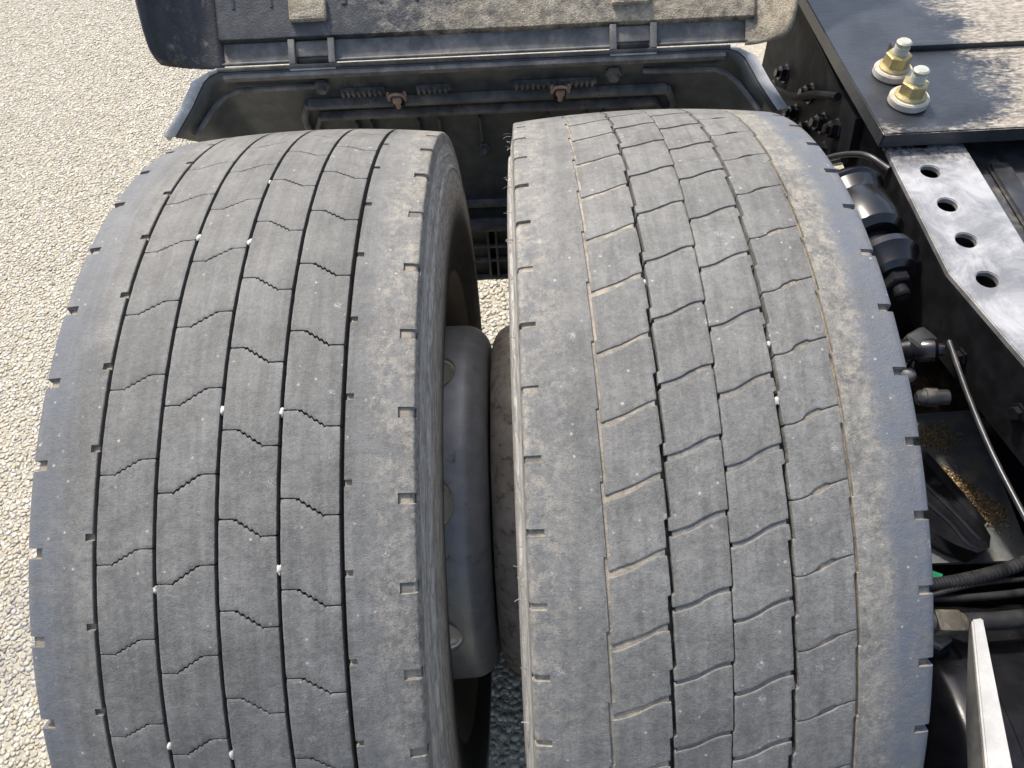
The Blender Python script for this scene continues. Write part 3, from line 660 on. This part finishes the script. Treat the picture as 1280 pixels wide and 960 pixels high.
# ------------------------------------------------------------------ flipped-up mudguard cover
CH = Vector((-0.07, 0.562, 0.852)); COVER = empty('mudguard_cover', CH)
cu = Vector((0, 0.74, 0.67)).normalized(); cn = Vector((0, -0.67, 0.74)).normalized()
def cp(x, t, o): return Vector((x, 0, 0)) - Vector((CH.x, 0, 0)) + cu * (t * 1.1) + cn * (o + 0.35 * t * t)
def sheet(name, xs, ts, of, mat, th=0.004, sharp=30):
    verts = [cp(x, t, of(x, t)) for t in ts for x in xs]; m = len(xs)
    faces = [(a * m + j, a * m + j + 1, (a + 1) * m + j + 1, (a + 1) * m + j) for a in range(len(ts) - 1) for j in range(m - 1)]
    o = mesh_obj(name, verts, faces, mat, COVER, sharp); return solid(o, th)
def wob_(x, t): return 0.0012 * mnoise.noise(Vector((x * 14, t * 14, 2)))
lin = lambda a, b, n: [a + (b - a) * k / (n - 1) for k in range(n)]
sheet('band', lin(-0.44, 0.35, 24), [0.0, 0.003, 0.008, 0.028, 0.030], lambda x, t: 0.004 if t < 0.002 else wob_(x, t), M_guardmid)
def mainoff(x, t):
    e = 0.009 if t >= 0.032 else 0.0
    return e + wob_(x, t) + 0.0016 * (1 if abs(((x + 0.44) % 0.055) - 0.0275) < 0.002 and t > 0.07 else 0)
sheet('panel', lin(-0.44, 0.36, 240), [0.0285, 0.0322, 0.034, 0.05, 0.07, 0.0705, 0.09, 0.12, 0.16, 0.22, 0.30, 0.42], mainoff, M_cover, 0.004, 25)
def wing(x0, sg, mat, mid):
    verts, faces = [], []; ts = [-0.004, 0.0, 0.01, 0.03, 0.06, 0.10, 0.16, 0.24, 0.42]; nn = 14
    for t in ts:
        rr = 1.0 if t > 0.02 else 0.55 + 0.45 * max(0, (t + 0.004) / 0.024) ** 0.5
        for k in range(nn):
            a = k / (nn - 1); x = x0 + sg * ((0.085 if sg < 0 else 0.052) * a ** 0.8) * (0.92 + 0.08 * rr) + sg * 0.10 * t * a; o = 0.002 + 0.062 * a ** 2.2 * rr
            o += 0.006 * max(0, math.sin(a * 19 + t * 14)) * (a > 0.3) * min(1, max(0, (t - 0.03) / 0.03))
            verts.append(cp(x, t, o))
    for i in range(len(ts) - 1):
        for k in range(nn - 1): faces.append((i * nn + k, i * nn + k + 1, (i + 1) * nn + k + 1, (i + 1) * nn + k))
    o = mesh_obj('side_flange', verts, faces, mat, COVER, 50); return solid(o, 0.004)
wing(-0.438, -1, M_coverside, 0); wing(0.348, 1, M_cover, 0)
for x in (-0.302, 0.180):     # hinge pockets
    for (dx, w_, t, h, o, d, mt, nm) in ((-0.030, 0.010, 0.012, 0.036, 0.004, 0.014, M_guardmid, 'hinge_cheek'), (0.030, 0.010, 0.012, 0.036, 0.004, 0.014, M_guardmid, 'hinge_cheek'),
                                         (0.0, 0.050, 0.016, 0.022, 0.003, 0.006, M_guardmid, 'hinge_pad'), (0.0, 0.048, -0.0005, 0.007, 0.002, 0.007, M_black, 'hinge_gap'), (0.0, 0.070, -0.009, 0.007, 0.001, 0.016, M_guardlip, 'hinge_foot')):
        bm = bmesh.new(); rot = Matrix((Vector((1, 0, 0)), cu, cn)).transposed()
        b_box(bm, cp(x + dx, t, o), (w_, h, d), rot, 0.0015); fromb(nm, bm, mt, COVER)
for x, t in ((-0.302, 0.064), (0.176, 0.066)):    # pads caked in mud
    bm = bmesh.new(); b_box(bm, (0, 0, 0), (0.056, 0.034, 0.012), None, 0.005, 3); bmesh.ops.subdivide_edges(bm, edges=bm.edges, cuts=2)
    for v in bm.verts: v.co += v.normal * 0 + Vector((0, 0, 0.003 * mnoise.noise(v.co * 120)))
    bmesh.ops.transform(bm, matrix=Matrix((Vector((1, 0, 0)), cu, cn)).transposed().to_4x4(), verts=bm.verts); bmesh.ops.translate(bm, vec=cp(x, t, 0.013), verts=bm.verts)
    fromb('mud_caked_pad', bm, M_covermud, COVER)
tag(COVER, 'mud-caked black mudguard cover folded up above the front mudguard section', 'mudguard')

# ------------------------------------------------------------------ chassis on the right
RAIL = empty('frame_rail', (0.525, 0.1, 0.57))
ro = Vector((0.525, 0.1, 0.57))
outl = [(0.477, 1.1), (0.477, 0.081), (0.508, -0.044), (0.573, -0.30), (0.62, -0.7), (0.72, -0.7), (0.67, -0.30), (0.606, -0.03), (0.578, 0.10), (0.575, 1.1)]
hol = [(0.517, 0.253), (0.516, 0.191), (0.515, 0.130), (0.515, 0.068), (0.522, 0.312)]
fl = plate_holes('top_flange', [(x - ro.x, y - ro.y) for x, y in outl], [(x - ro.x, y - ro.y, 0.0118) for x, y in hol], 0.85 - ro.z, 0.008, M_rail, RAIL, 0.0012)
fl['label'] = 'silver scuffed top flange with a row of round holes'
bm = bmesh.new(); web = outl[:5]
for i, z in enumerate((0.8418, 0.58)):
    pass
inn = [(x + 0.008, y) for x, y in web]
b_prism(bm, [(x - ro.x, y - ro.y) for x, y in web + inn[::-1]], 0.764 - ro.z, 0.8415 - ro.z); fromb('web', bm, M_black, RAIL)
bm = bmesh.new(); b_prism(bm, [(x - ro.x, y - ro.y) for x, y in outl], 0.756 - ro.z, 0.7638 - ro.z); fromb('lower_flange', bm, M_black, RAIL)
for (y, z) in ((0.012, 0.785), (-0.075, 0.80)):
    x = 0.477 if y > 0.081 else 0.477 + (0.081 - y) * 0.25
    bm = bmesh.new(); b_lathe(bm, Vector((x, y, z)) - ro, (-1, -0.25, 0), [(0, 0.011), (0.003, 0.011), (0.0031, 0.008), (0.008, 0.0072)], poly=6); fromb('bolt', bm, M_black, RAIL)
tag(RAIL, 'truck chassis rail with silver top flange pierced by a row of round holes', 'frame rail')

INN = empty('inner_channel', (0.66, 0.2, 0.80)); io = Vector((0.66, 0.2, 0.80))
bm = bmesh.new(); b_box(bm, Vector((0.94, 0.45, 0.822)) - io, (0.685, 1.9, 0.006), None, 0.001); fromb('sheet', bm, M_sheet, INN)  # sheet stretched wide and forward beyond the channel to shade the ground below
bm = bmesh.new(); b_box(bm, Vector((0.592, 0.15, 0.800)) - io, (0.010, 1.0, 0.04), None, 0.002); fromb('edge_fold', bm, M_gloss, INN)
rd = plate_holes('raised_fold', [(0.610 - io.x, 0.290 - io.y), (0.640 - io.x, 0.290 - io.y), (0.640 - io.x, -0.3 - io.y), (0.606 - io.x, -0.3 - io.y)], [], 0.8315 - io.z, 0.0075, M_sheet, INN, 0.0036)
tag(INN, 'black glossy channel lying inside the holed chassis rail', 'channel')

PL = empty('mounting_plate', (0.66, 0.6, 0.853)); po = Vector((0.66, 0.6, 0.853))
plate_holes('plate', [(0.464 - po.x, 0.297 - po.y), (0.98 - po.x, 0.303 - po.y), (0.98 - po.x, 1.0 - po.y), (0.440 - po.x, 1.0 - po.y), (0.456 - po.x, 0.466 - po.y)], [], 0.022, 0.0205, M_plate, PL, 0.0015)
obj_box('raised_edge', (0.68 - po.x, 0.486 - po.y, 0.026), (0.30, 0.012, 0.008), M_plate, PL)
tag(PL, 'thick black mounting plate with dusty tan wear, bolted over the chassis rail', 'plate')
for (x, y, tw, nm) in ((0.513, 0.425, 0.2, 'black plate bolt with white washer, farther from the plate corner'), (0.513, 0.360, 0.5, 'plate bolt with white washer and yellow nut, beside the plate corner')):
    B = empty('plate_bolt', (x, y, 0.8752)); B.rotation_euler.z = tw
    obj_lathe('washer', (0, 0, 0), (0, 0, 1), [(0, 0.0235), (0.002, 0.0252), (0.009, 0.0250), (0.011, 0.0235), (0.0112, 0.012)], M_washer, B, 40)
    nu = obj_lathe('nut', (0, 0, 0.0112), (0, 0, 1), [(0, 0.0172), (0.018, 0.0170), (0.0195, 0.0150)], M_zinc, B, poly=6)
    obj_lathe('nut_flange', (0, 0, 0.0110), (0, 0, 1), [(0, 0.0200), (0.002, 0.0200), (0.0050, 0.0172)], M_zinc, B, 32)
    obj_lathe('stud', (0, 0, 0.029), (0, 0, 1), [(0, 0.0095)] + [(0.001 + 0.0009 * k, 0.0096 - 0.0005 * (k % 2)) for k in range(14)] + [(0.0175, 0.0098), (0.0195, 0.0078)], M_stud, B, 24)
    tag(B, nm.replace('black plate', 'plate'), 'bolt', 'bolts on the mounting plate')

# bolted hanger bracket beyond the inner wheel
HB = empty('hanger_bracket', (0.47, 0.56, 0.64)); ho = Vector((0.47, 0.56, 0.64))
YZ = Matrix(((0, 0, 1, 0), (1, 0, 0, 0), (0, 1, 0, 0), (0, 0, 0, 1)))
outb = [(0.38, 0.84), (0.36, 0.79), (0.40, 0.755), (0.47, 0.715), (0.52, 0.665), (0.60, 0.63), (0.78, 0.62), (0.80, 0.84)]
bm = bmesh.new(); b_prism(bm, [(y - ho.y, z - ho.z) for y, z in outb], 0.464 - ho.x, 0.4758 - ho.x, YZ); fromb('plate', bm, M_black, HB)
bm = bmesh.new(); b_tube(bm, smoothpath([Vector((0.461, y, z)) - ho for y, z in outb[1:7]], 6), 0.007, 10); fromb('rolled_edge', bm, M_gloss, HB)
bm = bmesh.new(); b_tube(bm, smoothpath([Vector(p) - ho for p in ((0.458, 0.44, 0.835), (0.452, 0.50, 0.80), (0.448, 0.57, 0.752), (0.446, 0.68, 0.70))], 6), 0.006, 10); fromb('curved_edge', bm, M_black, HB)
for (y, z) in ((0.66, 0.735), (0.575, 0.715), (0.515, 0.725), (0.468, 0.772), (0.54, 0.775), (0.42, 0.795), (0.60, 0.66), (0.50, 0.682), (0.70, 0.68), (0.435, 0.745)):
    bm = bmesh.new(); b_lathe(bm, Vector((0.4645, y, z)) - ho, (-1, 0, 0.15), [(0, 0.0165), (0.003, 0.0165), (0.0031, 0.0125), (0.013, 0.012), (0.0132, 0.007), (0.02, 0.0068)], poly=6); fromb('bolt', bm, M_gloss, HB)
tag(HB, 'black bracket plate studded with bolt heads beyond the inner wheel', 'bracket')
tag(obj_tube('brake_pipe', [(0.425, 0.40, 0.735), (0.432, 0.385, 0.760), (0.440, 0.35, 0.803), (0.455, 0.305, 0.838), (0.474, 0.27, 0.842)], 0.0042, M_hose), 'thin black pipe bending out from under the mounting plate', 'pipe')
tag(obj_tube('brake_pipe', [(0.415, 0.36, 0.75), (0.425, 0.345, 0.778), (0.432, 0.32, 0.802), (0.440, 0.292, 0.808), (0.440, 0.285, 0.78), (0.440, 0.285, 0.74)], 0.0035, M_hose), 'thin hooked pipe end close to the inner wheel shoulder', 'pipe')

# rubber-bushed damper
DP = empty('damper', (0.44, 0.18, 0.80)); do = Vector((0.44, 0.18, 0.80))
dd = Vector((0.07, -1.0, 0.02)).normalized(); d0 = Vector((0.427, 0.262, 0.812)) - do
obj_lathe('sleeve', d0, dd, [(-0.0177, 0.0278), (0.0000, 0.0427), (0.0054, 0.0445), (0.0089, 0.0408), (0.0266, 0.0371), (0.0310, 0.0399), (0.0664, 0.0408), (0.0842, 0.0390), (0.0930, 0.0316)], M_gloss, DP, 48)
obj_lathe('neck', d0, dd, [(0.0886, 0.0186), (0.1107, 0.0186), (0.1152, 0.0223), (0.1329, 0.0223)], M_black, DP, 40)
obj_lathe('cup', d0, dd, [(0.1134, 0.0241), (0.1187, 0.0371), (0.1294, 0.0390), (0.1346, 0.0334), (0.1506, 0.0278), (0.1559, 0.0204)], M_gloss, DP, 48)
obj_lathe('nut', d0, dd, [(0.1541, 0.0167), (0.1683, 0.0162), (0.1701, 0.0139)], M_black, DP, poly=6)
obj_lathe('stud', d0, dd, [(0.1683, 0.0084), (0.1825, 0.0084), (0.1851, 0.0065)], M_black, DP, 20)
tag(DP, 'glossy black rubber-sleeved damper hanging beside the holed rail', 'damper')

# height valve with ball joints
HV = empty('height_valve', (0.455, 0.0, 0.72)); vo_ = Vector((0.455, 0.0, 0.72))
V = lambda x, y, z: Vector((x, y, z)) - vo_
bm = bmesh.new(); b_lathe(bm, V(0.436, 0.030, 0.776), (0.9, -0.25, 0.3), [(-0.004, 0.005), (0, 0.0125), (0.009, 0.0150), (0.014, 0.012), (0.019, 0.0145), (0.034, 0.0135), (0.038, 0.008), (0.044, 0.007)], 28); fromb('ball_joint', bm, M_gloss, HV)
bm = bmesh.new(); b_box(bm, V(0.455, 0.034, 0.784), (0.030, 0.026, 0.024), Matrix.Rotation(0.5, 3, 'Z'), 0.007, 3); fromb('housing', bm, M_sheet, HV)
bm = bmesh.new(); b_tube(bm, [V(0.449, 0.020, 0.772), V(0.449, 0.008, 0.742), V(0.449, -0.006, 0.715)], 0.0055, 12); fromb('link_rod', bm, M_gloss, HV)
bm = bmesh.new(); b_lathe(bm, V(0.444, 0.008, 0.757), (-0.3, -0.6, 0.7), [(-0.004, 0.0085), (0.004, 0.009), (0.008, 0.006), (0.010, 0.003)], 20); fromb('pivot', bm, M_grey, HV)
bm = bmesh.new(); b_lathe(bm, V(0.449, 0.000, 0.728), (0, -0.45, -0.9), [(0, 0.009), (0.004, 0.0108), (0.008, 0.009), (0.012, 0.0108), (0.016, 0.009), (0.020, 0.0108), (0.030, 0.0098)], 24); fromb('boot', bm, M_sheet, HV)
bm = bmesh.new(); b_lathe(bm, V(0.449, -0.018, 0.748), (1, -0.1, 0.12), [(0, 0.006), (0.003, 0.009), (0.009, 0.009), (0.0095, 0.0110), (0.022, 0.0110), (0.0225, 0.009), (0.034, 0.009)], 20); fromb('hose_coupling', bm, M_sheet, HV)
bm = bmesh.new(); b_box(bm, V(0.450, -0.026, 0.700), (0.026, 0.020, 0.022), Matrix.Rotation(0.3, 3, 'Z'), 0.004, 2); fromb('foot', bm, M_grey, HV)
tag(HV, 'black ball-jointed height valve linkage below the damper', 'valve')
tag(obj_tube('control_rod', [(0.474, 0.018, 0.806), (0.475, -0.05, 0.795), (0.476, -0.12, 0.790), (0.478, -0.20, 0.792)], 0.0028, M_sheet, None, 4), 'straight thin control rod running back along the chassis rail', 'rod')

# grey panel with sawdust
GP = empty('chassis_panel', (0.54, -0.04, 0.594)); go = Vector((0.54, -0.04, 0.594))
bm = bmesh.new(); b_prism(bm, [(x - go.x, y - go.y) for x, y in ((0.525, 0.052), (0.612, 0.055), (0.600, -0.160), (0.44, -0.160), (0.44, -0.02))], 0.0, 0.007); fromb('sheet', bm, M_panel, GP)
for x, y in ((0.551, 0.018), (0.556, -0.033)): obj_lathe('rivet', Vector((x, y, 0.601)) - go, (0, 0, 1), [(0, 0.0055), (0.002, 0.0045), (0.003, 0.002)], M_panel, GP, 16)
obj_box('shade_sheet', Vector((0.80, 0.04, 0.46)) - go, (0.60, 0.90, 0.006), M_shade_sheet, GP)  # dark sheet added over the gaps, stands in for shade on the ground
tag(GP, 'dark grey panel low in the chassis, dusted with sawdust', 'panel')
bm = bmesh.new()
for k in range(2600):
    u_ = random.random(); x = 0.533 + 0.046 * u_ + random.gauss(0, 0.005) * (0.6 + u_); y = -0.034 - 0.072 * u_ + random.gauss(0, 0.006) * (0.6 + u_)
    if k > 2100: x = 0.546 + random.gauss(0, 0.012); y = 0.012 + random.gauss(0, 0.009)
    z = 0.6013 + abs(random.gauss(0, 0.0022)); q = random.uniform(0.0006, 0.0019)
    d = Vector((random.gauss(0, 1), random.gauss(0, 1), random.gauss(0, .4))).normalized(); _, a_, b_ = axes(d); c = Vector((x, y, z))
    vs_ = [bm.verts.new(c + d * q * 1.6), bm.verts.new(c + a_ * q), bm.verts.new(c - d * q * 1.4), bm.verts.new(c - a_ * q + b_ * q)]
    for f in ((0, 1, 2), (0, 2, 3), (0, 3, 1), (1, 3, 2)): bm.faces.new([vs_[i] for i in f])
tag(fromb('sawdust', bm, M_debris, None, None), 'tan sawdust heaped along the grey chassis panel', 'sawdust', kind='stuff')

# ribbed cast arm
AR = empty('cast_arm', (0.49, -0.06, 0.603)); ao = Vector((0.49, -0.06, 0.603)); A_ = lambda x, y, z: Vector((x, y, z)) - ao
bm = bmesh.new()
poly = [(0.4560, 0.0256), (0.4879, -0.0018), (0.5162, -0.0611), (0.5381, -0.1203), (0.5417, -0.1413), (0.5344, -0.1559), (0.5180, -0.1614), (0.4970, -0.1504), (0.4606, -0.1203), (0.4104, -0.1112), (0.4104, 0.0028)]
b_prism(bm, [(x - ao.x, y - ao.y) for x, y in poly], 0.0, 0.030)
ed = [e for e in bm.edges if e.calc_face_angle(0) > 0.9]; bmesh.ops.bevel(bm, geom=ed, offset=0.006, segments=3, affect='EDGES'); fromb('arm', bm, M_gloss, AR)
for pts in ([(0.4606, -0.0246, 0.6311), (0.4834, -0.0592, 0.6321), (0.5107, -0.1085, 0.6321), (0.5253, -0.1386, 0.6311), (0.5335, -0.1450, 0.6293)], [(0.4469, -0.0519, 0.6311), (0.4742, -0.0839, 0.6321), (0.4998, -0.1203, 0.6321), (0.5107, -0.1450, 0.6311), (0.5217, -0.1541, 0.6293)]):
    bm = bmesh.new(); b_tube(bm, smoothpath([A_(*p) for p in pts], 6), 0.0048, 10); fromb('raised_rib', bm, M_gloss, AR)
bm = bmesh.new(); b_tube(bm, smoothpath([A_(0.4742, 0.0347, 0.6257), A_(0.4788, 0.0119, 0.6330), A_(0.4970, -0.0246, 0.6330), A_(0.5244, -0.0884, 0.6302), A_(0.5399, -0.1249, 0.6257)], 6), 0.008, 10); fromb('edge_rib', bm, M_black, AR)
tag(AR, 'glossy black cast arm with two raised ribs beside the inner wheel', 'arm')
bm = bmesh.new(); b_prism(bm, [(0.400, -0.150), (0.474, -0.183), (0.455, -0.212), (0.390, -0.215)], 0.618, 0.626); tag(fromb('plastic_tab', bm, M_green), 'small dark green plastic tab under the corrugated conduit', 'tab')

# conduit and hoses
bm = bmesh.new(); cpth = smoothpath([(0.4317, -0.2014, 0.6407), (0.4775, -0.1976, 0.6426), (0.5348, -0.1862, 0.6436), (0.6017, -0.1651, 0.6407), (0.7067, -0.1365, 0.6388)], 48)
b_tube(bm, cpth, lambda i: 0.0078 if (i % 4) < 2 else 0.0064, 14); tag(fromb('corrugated_conduit', bm, M_hose, None, 25), 'black corrugated cable conduit running away from the inner wheel', 'conduit')
tag(obj_tube('rubber_hose', [(0.4259, -0.2119, 0.6330), (0.4775, -0.2129, 0.6311), (0.5348, -0.2100, 0.6292), (0.6112, -0.2014, 0.6292), (0.7067, -0.1842, 0.6273)], 0.0046, M_hose), 'smooth thin hose lying under the corrugated conduit', 'hose')
tag(obj_tube('rubber_hose', [(0.4259, -0.2167, 0.6388), (0.4584, -0.2091, 0.6416), (0.5061, -0.1995, 0.6388), (0.5730, -0.1938, 0.6330)], 0.0030, M_hose), 'thinnest cable strapped against the corrugated conduit', 'hose')
bm = bmesh.new(); b_box(bm, (0.4288, -0.2091, 0.6397), (0.013, 0.032, 0.026), Matrix.Rotation(0.2, 3, 'Z'), 0.004); b_box(bm, (0.4317, -0.1938, 0.6502), (0.009, 0.010, 0.010), None, 0.002)
tag(fromb('cable_tie', bm, M_black), 'black cable tie bundling the conduit and hoses together', 'cable tie')

EF = empty('elbow_fitting', (0.437, -0.252, 0.628)); eo = Vector((0.437, -0.252, 0.628)); E_ = lambda x, y, z: Vector((x, y, z)) - eo
obj_lathe('base_collar', E_(0.438, -0.254, 0.610), (0.05, 0.12, 1), [(0, 0.021), (0.014, 0.020), (0.016, 0.017)], M_black, EF, 28)
obj_lathe('hex_nut', E_(0.439, -0.252, 0.626), (0.05, 0.12, 1), [(0, 0.017), (0.006, 0.017), (0.008, 0.0150)], M_grey, EF, poly=6)
obj_lathe('neck', E_(0.440, -0.251, 0.633), (0.05, 0.12, 1), [(0, 0.0115), (0.008, 0.0115)], M_brass, EF, 20)
bm = bmesh.new(); b_box(bm, E_(0.444, -0.246, 0.650), (0.028, 0.024, 0.024), Matrix.Rotation(-0.05, 3, 'Z'), 0.004); fromb('elbow_body', bm, M_brass, EF)
obj_lathe('outlet', E_(0.456, -0.246, 0.650), (1, 0.0, -0.02), [(0, 0.011), (0.006, 0.011), (0.008, 0.0095)], M_brass, EF, 20)
obj_lathe('back_port', E_(0.431, -0.243, 0.650), (-1, 0.15, 0), [(0, 0.010), (0.008, 0.010), (0.010, 0.007)], M_grey, EF, 20)
tag(EF, 'dirty brass elbow fitting screwed into the black air tank', 'fitting')
tag(obj_tube('air_hose', [(0.461, -0.246, 0.650), (0.52, -0.244, 0.649), (0.60, -0.235, 0.647), (0.72, -0.22, 0.645)], 0.0098, M_hose, None, 8, 18), 'thick black air hose leaving the brass elbow fitting', 'hose')

# air tank
TK = empty('air_tank', (0.60, -0.40, 0.30)); to = Vector((0.60, -0.40, 0.30))
prof = [(0.0, 0.02)] + [(0.060 * (1 - math.cos(a)), 0.02 + 0.165 * math.sin(a)) for a in [k / 14 * PI / 2 for k in range(1, 15)]] + [(0.075, 0.187), (0.078, 0.190), (0.090, 0.190), (0.093, 0.187), (0.75, 0.187), (0.80, 0.15), (0.82, 0.04)]
obj_lathe('tank_body', Vector((0.385, -0.36, 0.455)) - to, (1, 0.0, 0), prof, M_gloss, TK, 72)
for (x, y, z) in ((0.437, -0.305, 0.613),): obj_lathe('drain_plug', Vector((x, y, z)) - to, (-0.5, 0.3, 1), [(-0.003, 0.006), (0.002, 0.006), (0.0035, 0.004)], M_black, TK, 14)
tag(TK, 'large glossy black air tank behind the inner wheel', 'tank')
bm = bmesh.new()
# white bracket
WB = empty('white_bracket', (0.42, -0.36, 0.645)); wb = Vector((0.42, -0.36, 0.645))
def wq(x, y, z): return Vector((x, y, z)) - wb
top = [(0.4180, -0.2715, 0.745), (0.4290, -0.2700, 0.745), (0.3985, -0.4300, 0.745), (0.3730, -0.4300, 0.745)]
bm = bmesh.new(); a = [bm.verts.new(wq(*p)) for p in top]; b = [bm.verts.new(wq(x, y, z - 0.004)) for x, y, z in top]
bm.faces.new(a); bm.faces.new(b[::-1])
for k in range(4): bm.faces.new((a[k], b[k], b[(k + 1) % 4], a[(k + 1) % 4]))
bmesh.ops.recalc_face_normals(bm, faces=bm.faces); bmesh.ops.bevel(bm, geom=list(bm.edges), offset=0.0015, segments=2, affect='EDGES'); fromb('top_strip', bm, M_white, WB)
bm = bmesh.new(); sd = [(0.4175, -0.2740, 0.7405), (0.4165, -0.280, 0.734), (0.3925, -0.352, 0.721), (0.3780, -0.43, 0.697), (0.3722, -0.4305, 0.7405)]
a = [bm.verts.new(wq(*p)) for p in sd]; b = [bm.verts.new(wq(x + 0.004, y, z)) for x, y, z in sd]; n = len(sd); bm.faces.new(a); bm.faces.new(b[::-1])
for k in range(n): bm.faces.new((a[k], b[k], b[(k + 1) % n], a[(k + 1) % n]))
fromb('side_gusset', bm, M_grey, WB)
tag(WB, 'white painted angle bracket standing on the black air tank', 'bracket')

# axle housing and added beams that block light from the space under the frame
AX = empty('axle_housing', (0.7, 0, ZC))
obj_lathe('axle_tube', (-0.36, 0, 0), (1, 0, 0), [(0, 0.15), (0.03, 0.15), (0.05, 0.085), (0.30, 0.085), (0.55, 0.085), (0.62, 0.2), (0.9, 0.2)], M_black, AX, 40)
tag(AX, 'black axle housing running inboard from the inner wheel', 'axle')
SP = empty('added_air_spring', (0.66, 0.42, 0.30))  # added to cover bright ground and keep this gap dark
obj_lathe('bellows', (0, 0, 0), (0, 0, 1), [(0.0, 0.11), (0.02, 0.125), (0.10, 0.13), (0.14, 0.150), (0.22, 0.160), (0.30, 0.155), (0.36, 0.14), (0.40, 0.12)], M_hose, SP, 48)
obj_lathe('piston', (0, 0, -0.06), (0, 0, 1), [(0, 0.09), (0.06, 0.10)], M_black, SP, 40)
tag(SP, 'dark air spring bellows added under the chassis rail to darken the gap', 'air spring')
XB = empty('added_cross_member', (0.95, 0.3, 0.60)); xo = Vector((0.95, 0.3, 0.60))
for (c, s_) in (((0.93, 0.75, 0.70), (0.90, 0.02, 0.26)), ((1.30, 0.1, 0.70), (0.02, 1.4, 0.28)), ((0.95, -0.55, 0.68), (0.7, 0.02, 0.22))):
    bm = bmesh.new(); b_box(bm, Vector(c) - xo, s_, None, 0.003); fromb('beam', bm, M_black, XB)
tag(XB, 'dark cross members added below the mounting plate to block light', 'cross member')
